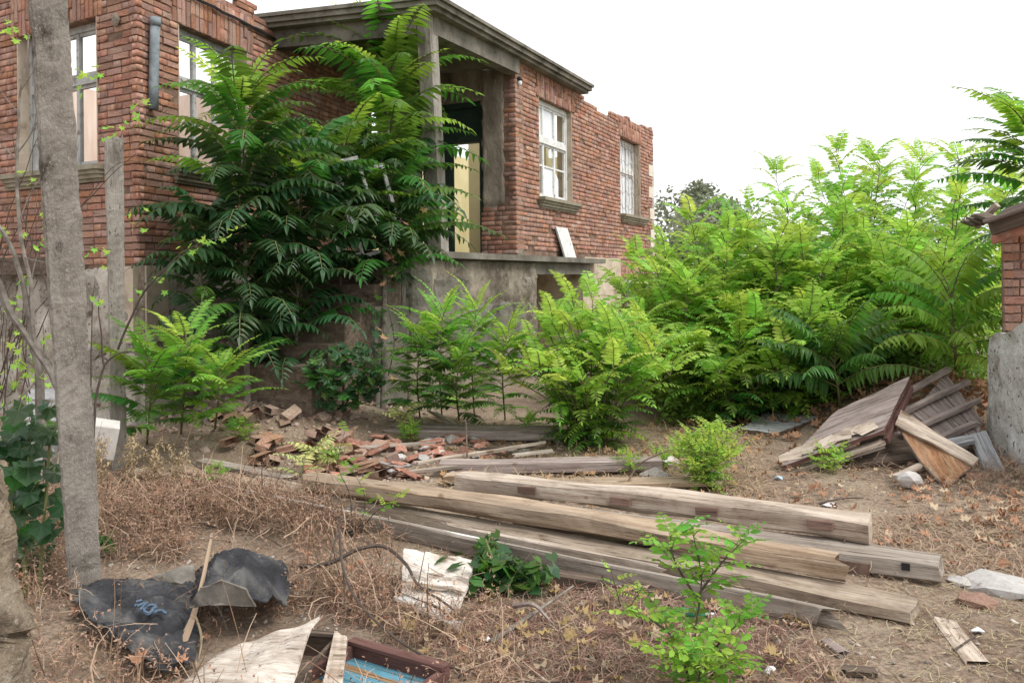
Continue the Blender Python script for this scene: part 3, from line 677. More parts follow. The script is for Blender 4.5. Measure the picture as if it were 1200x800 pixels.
# plastered wall under the porch, its end face, the dark lintel and the recess beneath
P0 = RC + nR * 0.13; sL = sof(P0, dR, 476, 1.5); sO = sof(P0, dR, 630, 1.5); sP = sof(P0, dR, 690, 1.5)
wallbox('porch_wall', P0, dR, nR, sL, sO, -0.3, 1.864, -0.35, -0.02, M['plaster'])
rough_sheet('porch_plaster', P0, dR, nR, sL + 0.01, sO - 0.01, -0.2, 1.86, 0.014, M['plaster'], 110, 60, 0.05, 2.6, seed=5)
nL = -dR
rough_sheet('porch_plaster', P0 + dR * sL, -nR, nL, -0.02, 0.36, -0.2, 1.86, 0.02, M['plaster'], 8, 30, 0.05, 5, seed=6)
for q, (s_a, s_b, za, zb, mm, sd_) in enumerate(((sL + .55, sL + 1.5, .75, 1.62, 'slab', 3), (sL + 1.2, sO - .55, .35, 1.25, 'slab', 7), (sL + .02, sL + .5, .9, 1.75, 'slab', 11))):
    rough_sheet('render_patch', P0, dR, nR, s_a, s_b, za, zb, 0.052 + .004*q, M[mm], 52, 40, 0.03, 3.1, edge=0.16, seed=sd_)
wallbox('porch_lintel', P0, dR, nR, sO - 0.35, sP + 0.1, 1.66, 1.862, -0.42, -0.012, M['slab'])
wallbox('recess_wall', P0, dR, nR, sO - 0.6, sP + 1.4, -0.2, 1.86, -1.25, -1.1, M['whitewash'])
wallbox('recess_post', P0, dR, nR, sP, sP + 0.12, -0.3, 1.66, -1.09, -0.115, M['pale_plaster'])
# fieldstones showing where the render has fallen off
rs_ = random.Random(12)
def blob(name, r, seed, m, sq=(1, 1, 1), sub=1, rough=0.25):
    """irregular stone, about 30 faces"""
    import bmesh
    bm = bmesh.new(); bmesh.ops.create_icosphere(bm, subdivisions=sub, radius=r)
    rr = random.Random(seed); o = rr.random() * 50
    for v in bm.verts:
        k = 1 + rough * mnoise.noise(v.co / r * 1.1 + Vector((o, o, o)))* 1.6
        v.co = Vector((v.co.x * sq[0] * k, v.co.y * sq[1] * k, v.co.z * sq[2] * k))
    me = bpy.data.meshes.new(name); bm.to_mesh(me); bm.free(); me.materials.append(m); return me
ST = [blob('stone', 1, 40 + i, M['whitewash'], (1.2, 0.5, 0.85), 2, 0.3) for i in range(5)]
for i in range(26):
    s = sO - 0.12 - abs(rs_.gauss(0, 0.30)); z = rs_.uniform(0.1, 1.55); r = rs_.uniform(0.07, 0.13)
    Mx = basis(P0 + dR*s + nR*0.01 + Vector((0,0,z)), dR, (0,0,1)) @ Matrix.Diagonal((r, r*.6, r, 1))
    link('stone', ST[i % 5], house, Mx)
for key, (p0, d, n) in (('a', (K, dA, nA)), ('b', (K, dB, nB))):
    for i in range(46 if key == 'a' else 24):
        s = rs_.uniform(0.1, 2.6 if key == 'a' else 1.6); z = rs_.uniform(0.3, 1.62); r = rs_.uniform(0.07, 0.15)
        Mx = basis(p0 + d*s + n*0.045 + Vector((0,0,z)), d, (0,0,1)) @ Matrix.Rotation(rs_.uniform(-.5,.5), 4, 'Y') @ Matrix.Diagonal((r, r*.5, r, 1))
        link('stone', ST[i % 5], house, Mx)
# pale plastered corner block below the brickwork
wallbox('corner_block', K, dB, nB, 0.02, 0.36, 0.95, 1.775, -0.1, 0.075, M['pale_plaster'])
wallbox('corner_block', K, dA, nA, 0.0, 0.30, 0.95, 1.77, -0.1, 0.075, M['pale_plaster'])
# plaster on the pier beside the door, with a ragged edge
rough_sheet('pier_plaster', RC, dC, nC, 0.19, cD[0] + 0.02, 2.75, 4.95, 0.022, M['plaster'], 14, 40, 0.012, 5, edge=0.07, seed=8)
# door frame
df = MB()
for q in ((cD[0], cD[0]+.09, 1.96, 4.45), (cD[1]-.09, cD[1], 1.96, 4.45), (cD[0]+.09, cD[1]-.09, 4.36, 4.45), (cD[0]+.09, cD[1]-.09, 3.80, 3.92)):
    wallbox('', RC, dC, nC, *q, -0.2, -0.05, None, mb=df)
door = link('door_frame', df.mesh('door_frame', M['green_paint']), house)
wallbox('transom', RC, dC, nC, cD[0]+.09, cD[1]-.09, 3.92, 4.36, -0.13, -0.11, M['green_paint'], door)
wallbox('door_leaf', RC, dC, nC, cD[0]+.62, cD[1]-.16, 1.97, 3.80, -0.16, -0.12, M['green_paint'], door)
wallbox('hall_wall', RC, dC, nC, 0.35, 1.95, 1.9, 4.9, -2.1, -2.0, M['yellow_wall'])
# stairs up to the porch
for i in range(6):
    zt = 1.95 - 0.2 * (i + 1); a = f0_ + fl * 0.05 - fe * (0.27 * i); b = f0_ + fl * 1.55 - fe * (0.27 * i)
    prism('step', [a, a - fe*0.27, b - fe*0.27, b] if ((a - b).x > 0) else [b, b - fe*.27, a - fe*.27, a], -0.2, zt - 0.002*i, M['wood_dark'])
beam_between('stair_side', f0_ + fl*0.03 - fe*0.0, f0_ + fl*0.03 - fe*0.6, 0.06, 0.2, 1.3, M['slab'])
prism('stair_back', [f0_ + fl*0.05 + fe*.02, f0_ + fl*1.6 + fe*.02, f0_ + fl*1.6 + fe*.1, f0_ + fl*.05 + fe*.1], -.2, 1.86, M['slab'])
# drainpipe, cable, insulator, lamp
sp = 0.34
link('drainpipe', MB().tube([at(182, 22, 9.0), at(181, 60, 9.0), at(180, 100, 9.0), at(180, 128, 9.0)], 0.052, 14).mesh('drainpipe', M['pipe'], smooth=True), house)
link('pipe_collar', MB().tube([at(182, 21, 9.0), at(182, 31, 9.0)], 0.058, 14).mesh('pipe_collar', M['pipe'], smooth=True), house)
cbl = [at(226, -4, 9.25), at(252, 8, 9.5), at(262, 13, 9.6), at(290, 27, 10.0), at(312, 38, 10.3), at(330, 47, 10.75), at(352, 58, 11.3)]
sb_ = lambda px, f: K + dB * sof(K, dB, px, 4.9) + nB * f
cbl = []
for px, py in ((222,-6),(238,2),(252,8),(261,14),(275,20),(290,28),(305,36),(318,43),(335,52),(352,62)):
    s = sof(K, dB, px, 4.9); y = (K + dB*s).y; cbl.append(at(px, py, y - 0.06))
for k in (0, 0.018):
    link('cable', MB().tube([p + Vector((0, 0, -k)) for p in cbl], 0.011, 5).mesh('cable', M['black']), house)
ins = at(136, 24, (K + dA*sof(K, dA, 136, 4.6)).y - 0.06)
link('insulator', blob('insulator', 0.055, 3, M['plaster'], (.8, .8, 1.3), 2, .25), house, Matrix.Translation(ins))
lp = at(609, 93, (RC + dR*sof(RC, dR, 609, 4.6)).y - 0.07)
lm = link('lamp_holder', MB().tube([lp + nR*-.07, lp], [.03, .045], 8).tube([lp + Vector((0,0,.03)), lp + Vector((0,0,-.01))], [.02, .05], 8).mesh('lamp_holder', M['black']), house)
link('bulb', blob('bulb', 0.038, 1, M['pane_white'], (1, 1, 1.3), 2, 0.0), house, Matrix.Translation(lp + Vector((0, 0, -0.06))))
# brick chips left on the sill and slab
for i, (px, py, dd) in enumerate(((645, 231, 14.15), (655, 232, 14.3), (676, 291, 15.0))):
    pass

# ---------------------------------------------------------------- posts, low walls and the shed at the right
def rough_post(name, label, base, top, w0, w1, dep, m, cat='post', seed=0, n=44, amp=0.007):
    """concrete post, chamfered and chipped, from base to top"""
    b, t = Vector(base), Vector(top); V = []; ax = (t - b).normalized()
    X = Vector((1, 0.6, 0)); X = (X - ax * X.dot(ax)).normalized(); Y = ax.cross(X)
    prof = []
    for sx, sy in ((-1,-1),(1,-1),(1,1),(-1,1)):
        c = 0.14
        pts = [(sx, sy*(1-c)), (sx*(1-c), sy)]
        prof += pts if sx * sy > 0 else pts[::-1]
    prof2 = []
    for i in range(8):
        a, b2 = prof[i], prof[(i + 1) % 8]; prof2 += [a, ((a[0]+b2[0])/2, (a[1]+b2[1])/2)]
    for _ in range(1): prof2 = [q for i in range(len(prof2)) for q in (prof2[i], ((prof2[i][0]+prof2[(i+1)%len(prof2)][0])/2, (prof2[i][1]+prof2[(i+1)%len(prof2)][1])/2))]
    k = len(prof2)
    for j in range(n + 1):
        u = j / n; p = b.lerp(t, u); w = (w0 + (w1 - w0) * u) / 2
        for i, (x, y) in enumerate(prof2):
            q = p + X * x * w + Y * y * dep / 2
            r = amp * (nz(q.x*9, q.z*6 + seed, q.y*9) + 0.7*nz(q.x*25, q.z*19, q.y*25 + seed)) - amp * 2.2 * max(0, nz(q.x*5, q.z*2.1, seed + 4) - 0.25) + amp * .9 * nz(i*1.9, q.z*.9, seed + 8) + amp * .8 * nz(q.x*60, q.z*45, q.y*60 + seed)
            if j == n: q = q + ax * .10 * nz(x*2.3, y*2.3, seed)
            rad = (X * x + Y * y).normalized(); V.append(q + rad * r - b)
    F = [(j*k+i, j*k+(i+1)%k, (j+1)*k+(i+1)%k, (j+1)*k+i) for j in range(n) for i in range(k)]
    mb = MB(); mb.add(V, F + [tuple(range(k-1, -1, -1)), tuple(range(n*k, n*k+k))])
    return tag(link(name, mb.mesh(name, m), None, Matrix.Translation(b)), label, cat)
rough_post('concrete_post', 'tall leaning concrete post close to the camera, its foot on the black tar sheet', gp(102, 694) - Vector((0, 0, .1)), at(53, -60, 4.08), 0.148, 0.165, 0.11, M['concrete'], seed=1, n=120)
rough_post('concrete_post', 'shorter grey concrete post with a broken top, before the house corner', gp(140, 548) - Vector((0, 0, .1)), at(133, 163, 6.75), 0.105, 0.135, 0.08, M['concrete_pale'], seed=5, n=70)
# lumpy masonry stub at the left edge of the yard
b0 = gnd(-50, 930); V = []
st = MB()
pts = [at(-28, 930, 2.55), at(-30, 800, 2.6), at(-22, 745, 2.62), at(-30, 690, 2.66), at(-34, 640, 2.7), at(-40, 590, 2.72), at(-46, 560, 2.74), at(-52, 545, 2.75)]
rad = [0.17, 0.155, 0.14, 0.118, 0.125, 0.122, 0.11, 0.03]
P_ = []; R_ = []
for i in range(len(pts) - 1):
    for j in range(10): P_.append(pts[i].lerp(pts[i+1], j/10)); R_.append(rad[i] + (rad[i+1] - rad[i])*j/10)
st.tube(P_, R_, 40)
st.v = [tuple(Vector(v) + Vector((nz(v[0]*9, v[2]*9, v[1]*9), nz(v[0]*9+5, v[2]*9, 2), 0))*0.022 + Vector((nz(v[0]*30, v[2]*30, v[1]*30), 0, 0))*.010 + Vector((nz(v[0]*70, v[2]*70, v[1]*70), nz(v[0]*55, v[2]*55, 3), 0))*.006) for v in st.v]
tag(link('masonry_stub', st.mesh('masonry_stub', M['stub'])), 'lumpy tan masonry stub standing beside the big-leaved plant', 'masonry stub')
# pale concrete slabs lying behind the tall post
def box_at(name, c, sx, sy, sz, rot, m, label=None, cat=None, group=None, parent=None, jit=0.0, seed=0):
    b = MB(); r = random.Random(seed)
    v = [(x*sx/2 + r.uniform(-jit, jit)*sx, y*sy/2 + r.uniform(-jit, jit)*sy, z*sz/2 + r.uniform(-jit, jit)*sz) for x, y, z in ((-1,-1,-1),(1,-1,-1),(1,1,-1),(-1,1,-1),(-1,-1,1),(1,-1,1),(1,1,1),(-1,1,1))]
    b.add(v, [(3,2,1,0),(4,5,6,7),(0,1,5,4),(1,2,6,5),(2,3,7,6),(3,0,4,7)])
    o = link(name, b.mesh(name, m), parent, Matrix.Translation(c) @ Euler(rot).to_matrix().to_4x4())
    return tag(o, label, cat, group)
box_at('concrete_slab', at(47, 515, 6.5), .26, .1, .75, (-.25, .12, .3), M['blue_grey'], 'pale blue-grey slab leaning behind the tall concrete post', 'slab', jit=.04)
box_at('concrete_block', at(112, 512, 6.3), .30, .28, .22, (.1, .25, .5), M['white_stone'], 'grey concrete block lying between the two posts', 'block', jit=.06, seed=3)

swall = empty('stone_wall', gnd(1160, 527), 'low limewashed stone wall with a crumbling rounded end, below the brick shed', 'wall')
s0 = gnd(1160, 529); s1 = gnd(1300, 612); s0.z = s1.z = 0
sd = (s1 - s0).normalized(); sn = Vector((-abs(sd.y), -abs(sd.x), 0)) if False else Vector((sd.y, -sd.x, 0)); sn = sn if sn.x < 0 else -sn
bk = -sn
def lumpy_wall(name, parent, p0, d, n, L, H, t, m, amp=0.03, nx=30, nzz=22, seed=0, topf=None):
    """front, end and top skins of one rough wall as a single closed body"""
    V = []; ring = []
    path = [(L - L*i/nx, 0) for i in range(nx + 1)] + [(-0.03, t*j/8) for j in range(1, 9)]
    for j in range(nzz + 1):
        for (s, q) in path:
            hz = H + (topf(s) if topf else 0); z = -0.2 + (hz + 0.2) * j / nzz
            p = p0 + d*s - n*q
            nn = n if q == 0 else (n - d).normalized() if q < t*.3 else -d
            batter = 0.04 * (1 - z / H)
            a = amp * (nz(p.x*3 + seed, z*3, p.y*3) + .5*nz(p.x*9, z*9, p.y*9 + seed))
            rnd = -0.02 * sstep(H*.9, H, z)
            V.append(p + nn*(a + batter + rnd) + Vector((0, 0, z)))
    k = len(path)
    F = [(j*k+i, j*k+i+1, (j+1)*k+i+1, (j+1)*k+i) for j in range(nzz) for i in range(k-1)]
    b = MB(); b.add(V, F)
    top = [V[nzz*k+i] for i in range(k)]; cen = p0 + d*L - n*t; cen.z = top[0].z
    b.add(top + [cen], [(i, i+1, k) for i in range(k-1)])
    return link(name, b.mesh(name, m), parent)
lumpy_wall('wall_body', swall, s0, sd, sn, 1.9, 1.02, 0.9, M['pale_wash'], amp=.028, seed=3, topf=lambda s: .10*nz(s*3, 1) + .16*sstep(.12, .6, s))
shed = empty('brick_shed', gnd(1200, 500), 'small red brick shed with a worn plank and tile eave, on the limewashed wall', 'shed')
n0 = len(bricks_all)
SH = at(1177, 340, 7.25); SH.z = 0; shd = Vector((.96, -.28, 0)).normalized(); shn = Vector((-.28, -.96, 0)).normalized()
lay('S', SH, shd, shn, 1.5, 1.10, 1.90, [], seed=31)
lay('S2', SH, Vector((.52, .854, 0)).normalized(), Vector((-.854, .52, 0)).normalized(), 1.6, 1.10, 1.90, [], seed=32)
def shed_wall(d, n, L, t=.2, s=.03):
    q = [SH + d*s - n*.016, SH + d*L - n*.016, SH + d*L - n*t, SH + d*s - n*t]
    if d.cross(-n).z < 0: q.reverse()
    b = MB(); b.hexa([v + Vector((0,0,.8)) for v in q], [v + Vector((0,0,1.92)) for v in q]); return link('wall', b.mesh('wall', M['mortar']), shed)
sw1 = shed_wall(shd, shn, 1.5); sw2 = shed_wall(Vector((.52, .854, 0)).normalized(), Vector((-.854, .52, 0)).normalized(), 1.6, .05, .08)
for key, par in (('S', sw1), ('S2', sw2)):
    for k_, Mx, v in bricks_all[n0:]:
        if k_ == key: link('brick', BR[v], par, Mx)
def obox(name, a, b, up, w, h, m, parent, roll=0):                   # bar from a to b
    d = (b - a); L = d.length; Mx = basis(a, d, up) @ Matrix.Rotation(roll, 4, 'X')
    return link(name, MB().box((0, -w/2, -h/2), (L, w/2, h/2)).mesh(name, m), parent, Mx)
U = Vector((0, 0, 1))
ea, eb = at(1163, 262, 7.05), at(1290, 218, 6.4)
obox('eave_board', ea + Vector((0,0,-.05)), eb + Vector((0,0,-.05)), U, .10, .10, M['wood_dark'], shed)
obox('eave_board', ea + Vector((.03,.05,-.14)), eb + Vector((.03,.05,-.14)), U, .06, .07, M['tile'], shed)
obox('roof_plank', ea + Vector((-.04,-.02,.015)), eb + Vector((-.04,-.02,.015)), U, .22, .025, M['wood_violet'], shed)
for i in range(7):
    a = ea + Vector((.10 + .11*i, .13 + .15*i, .016 + .03*i)); obox('roof_plank', a, a + (eb - ea), U, .16, .024, M['wood_violet'], shed)
obox('rafter', at(1143, 266, 7.7), at(1169, 240, 7.5), U, .045, .05, M['wood_pale'], shed)
for i in range(6):
    a = at(1146 + 3.5*i, 264 - 1.6*i, 7.7 - .1*i); obox('eave_tile', a, a + Vector((.06, .3, .06)), U, .11, .02, M['wood_dark'], shed, RND.uniform(-.3, .3))

# ---------------------------------------------------------------- timber
def timber_mesh(name, L, w, h, m, seed=0, broken=(0, 0), ch=0.12, n=18, amp=0.006, bow=0.0, taper=0.0):
    r = random.Random(seed); V = []
    prof = [(-1,-1+ch*2),(-1+ch*2,-1),(1-ch*2,-1),(1,-1+ch*2),(1,1-ch*2),(1-ch*2,1),(-1+ch*2,1),(-1,1-ch*2)]
    for j in range(n + 1):
        t = j / n; x = L * t
        for i, (y, z) in enumerate(prof):
            q = amp * nz(x*1.7 + i*3.1, seed, i) * 1.6
            yy = y*(w/2)*(1 - taper*t) + q; zz = z*(h/2)*(1 - taper*t*.5) + amp*1.6*nz(x*1.7, seed+7, i*2.3) + bow*math.sin(PI*t)
            xx = x
            if j == 0: xx += broken[0] * r.random()
            if j == n: xx -= broken[1] * r.random()
            V.append((xx, yy, zz))
    F = [(j*8+i, j*8+(i+1)%8, (j+1)*8+(i+1)%8, (j+1)*8+i) for j in range(n) for i in range(8)]
    b = MB(); b.add(V, F)
    for s_, base, sg in ((broken[0], 0, 1), (broken[1], n*8, -1)):
        c = np.mean([V[base+i] for i in range(8)], axis=0); c[0] += sg * s_ * 0.6
        b.add([V[base+i] for i in range(8)] + [tuple(c)], [((i+1)%8, i, 8) if sg > 0 else (i, (i+1)%8, 8) for i in range(8)])
    return b.mesh(name, m)
def timber(name, label, l, r_, w, h, m, group=None, cat='beam', **k):
    """l, r_: (px, py, height of the underside) of the near lower edge at either end"""
    a = gnd(l[0], l[1], l[2]); b = gnd(r_[0], r_[1], r_[2]); d = (b - a); dn = Vector((-d.y, d.x, 0)).normalized()
    dn = dn if dn.y > 0 else -dn
    a = a + dn*w/2 + U*h/2; b = b + dn*w/2 + U*h/2
    o = link(name, timber_mesh(name, d.length, w, h, m, **k), None, basis(a, b - a, U))
    return tag(o, label, cat, group), d.length
M['wood_grey2'] = wood('brown_grey_timber', [(0.22,0.17,0.125),(0.38,0.31,0.24),(0.50,0.43,0.35)], stain=(0.25,0.19,0.14), stain_lim=(0.5,0.7))
M['block'] = wood('nailed_block', [(0.16,0.10,0.078),(0.27,0.18,0.145)])
BG = 'old roof timbers piled across the yard'
t1, L1 = timber('timber_beam', 'pale square beam with four nailed blocks along its side, at the back of the pile', (532, 577, .11), (1018, 638, .16), .15, .128, M['wood_pale'], BG, seed=1, bow=.02, amp=.013, ch=.17, n=30)
for px in (612, 722, 822, 950):
    fr = (px - 532) / (1018 - 532); fr = fr * 1.25 / (1 + .25 * fr)
    kid('nailed_block', MB().box((0, -.02, -.024), (.13, .012, .02)).mesh('nailed_block', M['block']), t1, Matrix.Translation((L1*fr, -.083, .018)) @ Matrix.Rotation(RND.uniform(-.05, .05), 4, 'Y'))
kid('nail', MB().tube([(0,0,0),(0,-.012,-.10)], .005, 5).mesh('nail', M['iron']), t1, Matrix.Translation((L1*.955, -.082, -.04)))
t2, L2 = timber('timber_beam', 'grey weathered beam with rounded end, peg hole and rusty plate', (600, 618, .02), (1110, 690, 0.0), .16, .145, M['wood_grey'], BG, seed=2, ch=.24, amp=.013, n=30, broken=(0,.04))
kid('iron_plate', MB().box((0, -.008, -.035), (.16, .008, .035)).mesh('iron_plate', M['iron']), t2, Matrix.Translation((L2 - .52, -.088, -.03)))
kid('peg_hole_shade', MB().box((0, -.006, -.018), (.04, .006, .018)).mesh('peg_hole_shade', M['black']), t2, Matrix.Translation((L2 - .21, -.084, .015)))  # no real hole: a flat black block paints its inner shade
t3, L3 = timber('timber_beam', 'long yellow-tan beam with a splintered right end lying on top of the pile', (352, 575, .13), (1004, 688, .11), .14, .112, M['wood_tan'], BG, seed=3, broken=(.03, .2), amp=.013, n=36, ch=.2, bow=.03)
t4, L4 = timber('timber_beam', 'brown beam below the splintered one, reaching farthest towards the camera', (290, 578, .03), (1074, 739, 0), .16, .10, M['wood_grey2'], BG, seed=4, amp=.015, n=36, ch=.24, broken=(0,.03))
kid('lath', timber_mesh('lath', 1.55, .035, .045, M['wood_pale'], seed=9, broken=(.1, .2)), t4, Matrix.Translation((L4*.40, -.105, .005)))
t5, L5 = timber('edge_board', 'grey board set on edge with a white painted top, in front of the pile', (255, 588, 0), (1002, 750, 0), .045, .115, M['wood_grey'], BG, cat='board', seed=5, amp=.005, n=26, broken=(.05, .25), taper=.25)
kid('painted_edge', timber_mesh('painted_edge', L5*.78, .03, .006, M['white_paint'], seed=15, amp=.002, n=20, taper=.3), t5, Matrix.Translation((.05, 0.002, .0595)) @ Matrix.Rotation(.0045, 4, 'Y'))
timber('timber_beam', 'short dark-fronted beam lying before the bright bush, ends cut square', (515, 557, .02), (776, 553, .03), .16, .10, M['wood_violet'], BG, seed=6)
timber('thin_board', 'thin tan board behind the block beam, right of the tile rubble', (560, 572, .03), (850, 570, .03), .2, .028, M['wood_tan'], 'loose boards', cat='board', seed=7, broken=(.1, .12))
timber('thin_board', 'long grey board along the foot of the rubble heap, the upper one', (285, 503, .06), (655, 508, .05), .14, .06, M['wood_grey'], 'loose boards', cat='board', seed=8)
timber('timber_beam', 'long purple-grey beam lying left to right under the pale seedling', (325, 516, 0), (652, 517, .0), .16, .10, M['wood_violet'], BG, seed=10)
timber('thin_board', 'rough tan board left of the pile, partly under dry weeds', (196, 556, .04), (352, 586, .06), .13, .055, M['wood_tan'], 'loose boards', cat='board', seed=11, broken=(.1, .08))
timber('thin_board', 'worn grey board behind the rough tan one, left of the pile', (225, 545, .05), (338, 568, .09), .12, .05, M['wood_grey'], 'loose boards', cat='board', seed=12, broken=(.1, .08))
timber('thin_board', 'narrow grey board at the far left running into the weeds', (150, 556, .02), (240, 570, .03), .08, .04, M['wood_pale'], 'loose boards', cat='board', seed=13, broken=(.1, .08))
timber('thin_board', 'dark plank under the white-edged board, half buried', (560, 672, 0), (700, 694, 0), .1, .06, M['wood_dark'], 'loose boards', cat='board', seed=14)
timber('thin_board', 'bleached plank wedged between the pale and tan beams', (625, 612, .12), (800, 642, .10), .12, .03, M['peel'], 'loose boards', cat='board', seed=16, broken=(.1, .1))
timber('thin_board', 'white painted strip beside the peeling panel', (460, 703, .02), (533, 738, .01), .06, .02, M['white_paint'], 'loose boards', cat='board', seed=17)
timber('thin_board', 'split bleached stick propped before the seedling on the grey board', (500, 482, .12), (548, 512, .02), .05, .04, M['wood_pale'], 'loose boards', cat='board', seed=18)
timber('thin_board', 'white edged lath left of the pale seedling, lying on the boards', (298, 490, .10), (348, 508, .08), .05, .025, M['blue_grey'], 'loose boards', cat='board', seed=19)
timber('thin_board', 'thin bleached stick across the red tile rubble', (490, 545, .10), (640, 520, .10), .03, .025, M['wood_pale'], 'loose boards', cat='board', seed=20, n=10)
for q, (x0, y0, x1, y1, mm) in enumerate(((395,528,520,520,'wood_grey'), (430,540,470,552,'wood_violet'), (560,528,640,524,'wood_dark'), (330,520,400,530,'wood_pale'), (470,556,545,548,'wood_grey'), (255,520,315,512,'wood_violet'), (600,536,655,530,'wood_grey'))):
    timber('thin_board', ['grey lath across the back of the tile rubble', 'purple-grey stub of board among the front tiles', 'dark lath right of the tile rubble', 'bleached lath left of the tile rubble', 'grey board end at the front of the tile rubble', 'purple-grey lath on the left brick fragments', 'grey lath before the round bush'][q], (x0,y0,.07), (x1,y1,.08), .06, .022, M[mm], 'loose boards', cat='board', seed=30+q, n=8, broken=(.05,.08))
timber('thin_board', 'broken curved board end in the tiles beside the block beam', (515, 566, .06), (590, 571, .06), .12, .05, M['wood_tan'], 'loose boards', cat='board', seed=22, broken=(.1, .1), bow=.03)
timber('thin_board', 'slim dark lath between block beam and tan beam', (540, 585, .09), (640, 606, .09), .03, .02, M['wood_dark'], 'loose boards', cat='board', seed=23, n=10)
timber('thin_board', 'small flat plank in the bare earth before the straw', (1118, 728, 0), (1165, 786, 0), .10, .02, M['wood_pale'], 'loose boards', cat='board', seed=24, broken=(.05, .1))
timber('thin_board', 'short bark-brown splinter lying alone near the bottom edge', (985, 793, 0), (1035, 796, 0), .05, .03, M['wood_dark'], 'loose boards', cat='board', seed=25, broken=(.05, .1), n=8)
timber('thin_board', 'short splinter of board beside the foot of the brown beam', (958, 752, 0), (985, 772, 0), .045, .02, M['wood_violet'], 'loose boards', cat='board', seed=27, broken=(.05, .05), n=8)

# sheets and panels given by four corner points
def panel(name, label, cs, th, m, cat='panel', nx=10, ny=8, warp=0.006, rag=0.0, seed=0, parent=None, group=None, edge=None):
    cs = [Vector(c) for c in cs]; o = sum(cs, Vector()) / 4
    x = (cs[1] - cs[0]).normalized(); z = (cs[1] - cs[0]).cross(cs[3] - cs[0]).normalized()
    if z.z < 0: z = -z
    Mx = basis(o, x, z); I = Mx.inverted(); lc = [I @ c for c in cs]
    V = []; 
    for side in (0, 1):
        for j in range(ny + 1):
            for i in range(nx + 1):
                u, v = i/nx, j/ny
                if rag:
                    if i in (0, nx): u += rag * nz(v*7, seed + i) 
                    if j in (0, ny): v += rag * nz(u*7, seed + j + 5)
                p = lc[0].lerp(lc[1], u).lerp(lc[3].lerp(lc[2], u), v)
                V.append(p + Vector((0, 0, warp * nz(u*3, v*3, seed) - th*side)))
    k = (nx+1)*(ny+1); F = []; mi = []
    for j in range(ny):
        for i in range(nx):
            a = j*(nx+1)+i; F.append((a, a+1, a+nx+2, a+nx+1)); F.append((k+a, k+a+nx+1, k+a+nx+2, k+a+1))
    nf = len(F)
    rim = [i for i in range(nx+1)] + [j*(nx+1)+nx for j in range(1, ny+1)] + [ny*(nx+1)+i for i in range(nx-1, -1, -1)] + [j*(nx+1) for j in range(ny-1, 0, -1)]
    F += [(rim[(q+1) % len(rim)], rim[q], rim[q]+k, rim[(q+1) % len(rim)]+k) for q in range(len(rim))]
    b = MB(); b.v = [tuple(v) for v in V]; b.f = F; b.m = [0]*nf + [1]*(len(F)-nf)
    me = b.mesh(name, m, edge) if edge else b.mesh(name, m)
    ob = link(name, me, parent, Mx)
    import bmesh
    bm = bmesh.new(); bm.from_mesh(me); bmesh.ops.recalc_face_normals(bm, faces=bm.faces); bm.to_mesh(me); bm.free()
    return tag(ob, label, cat, group), I
# heap of broken doors at the right
dA1, I = panel('broken_door', 'grey flush door panel with a torn skin, propped on the heap at the right', [at(915,546,6.65), at(1036,503,6.7), at(1066,441,7.4), at(982,480,7.3)], .03, M['wood_violet'], 'door', seed=1, rag=.012, warp=.02, edge=M['wood_edge'])
q = [I @ v for v in (at(915,552,6.67), at(1036,513,6.72))]
kid('door_rail', timber_mesh('door_rail', (q[1]-q[0]).length, .07, .035, M['wood_pale'], seed=3, amp=.003), dA1, basis(q[0] + Vector((0,.03,-.045)), q[1]-q[0], U))
kid('door_rail', timber_mesh('door_rail', (q[1]-q[0]).length*.93, .07, .03, M['wood_grey'], seed=4, amp=.003), dA1, basis(q[0] + Vector((.06,.05,-.085)), q[1]-q[0], U))
q = [I @ v for v in (at(1037,511,6.72), at(1066,449,7.4))]
kid('door_stile', timber_mesh('door_stile', (q[1]-q[0]).length, .04, .06, M['wood_edge'], seed=5, amp=.003), dA1, basis(q[0] + Vector((.0,.0,-.045)), q[1]-q[0], U))
for i in range(7):                                                    # curling torn skin of the door
    u = .12 + .1*i
    p = Vector(I @ at(930 + 15*i, 541 - 5.5*i, 6.68)) + Vector((0, .06 + .02*(i % 3), .012))
    kid('torn_skin', MB().add([(-.08,-.05,.0),(.09,-.04,.004),(.10,.05,.03),(-.02,.07,.022),(-.09,.04,.012),(-.08,-.05,-.004),(.09,-.04,0),(.10,.05,.026),(-.02,.07,.018),(-.09,.04,.008)], [(0,1,2,3,4),(9,8,7,6,5),(0,5,6,1),(1,6,7,2),(2,7,8,3),(3,8,9,4),(4,9,5,0)]).mesh('torn_skin', M['wood_pale']), dA1, Matrix.Translation(p) @ Matrix.Rotation(RND.uniform(-.5,.5), 4, 'Z'))
sc_ = [at(1040,520,7.0), at(1110,560,6.55), at(1154,496,7.25), at(1108,437,7.95)]
slat = empty('slatted_door', gp(1085, 540), 'ledged wooden door with four raised battens, propped against the leafy bank', 'door')
for k in range(5):
    v0, v1 = k/5 + .006, (k + 1)/5 - .006; e = .015*(k % 3)
    panel('plank', None, [sc_[0].lerp(sc_[3], v0), sc_[1].lerp(sc_[2], v0), sc_[1].lerp(sc_[2], v1) + Vector((0, 0, .004*k % .01)), sc_[0].lerp(sc_[3], v1)], .025, M['wood_violet'], None, seed=40 + k, warp=.012, rag=.008, nx=8, ny=3, parent=slat)
for (a, b_) in (((1030,482,7.35),(1112,436,7.95)), ((1036,497,7.2),(1134,451,7.75)), ((1060,512,7.0),(1146,473,7.5)), ((1096,520,6.95),(1142,500,7.2))):
    pa, pb = at(*a), at(*b_)
    link('batten', timber_mesh('batten', (pb-pa).length, .055, .045, M['wood_violet'], seed=int(a[0])), slat, basis(pa + Vector((0,0,.03)), pb-pa, U))
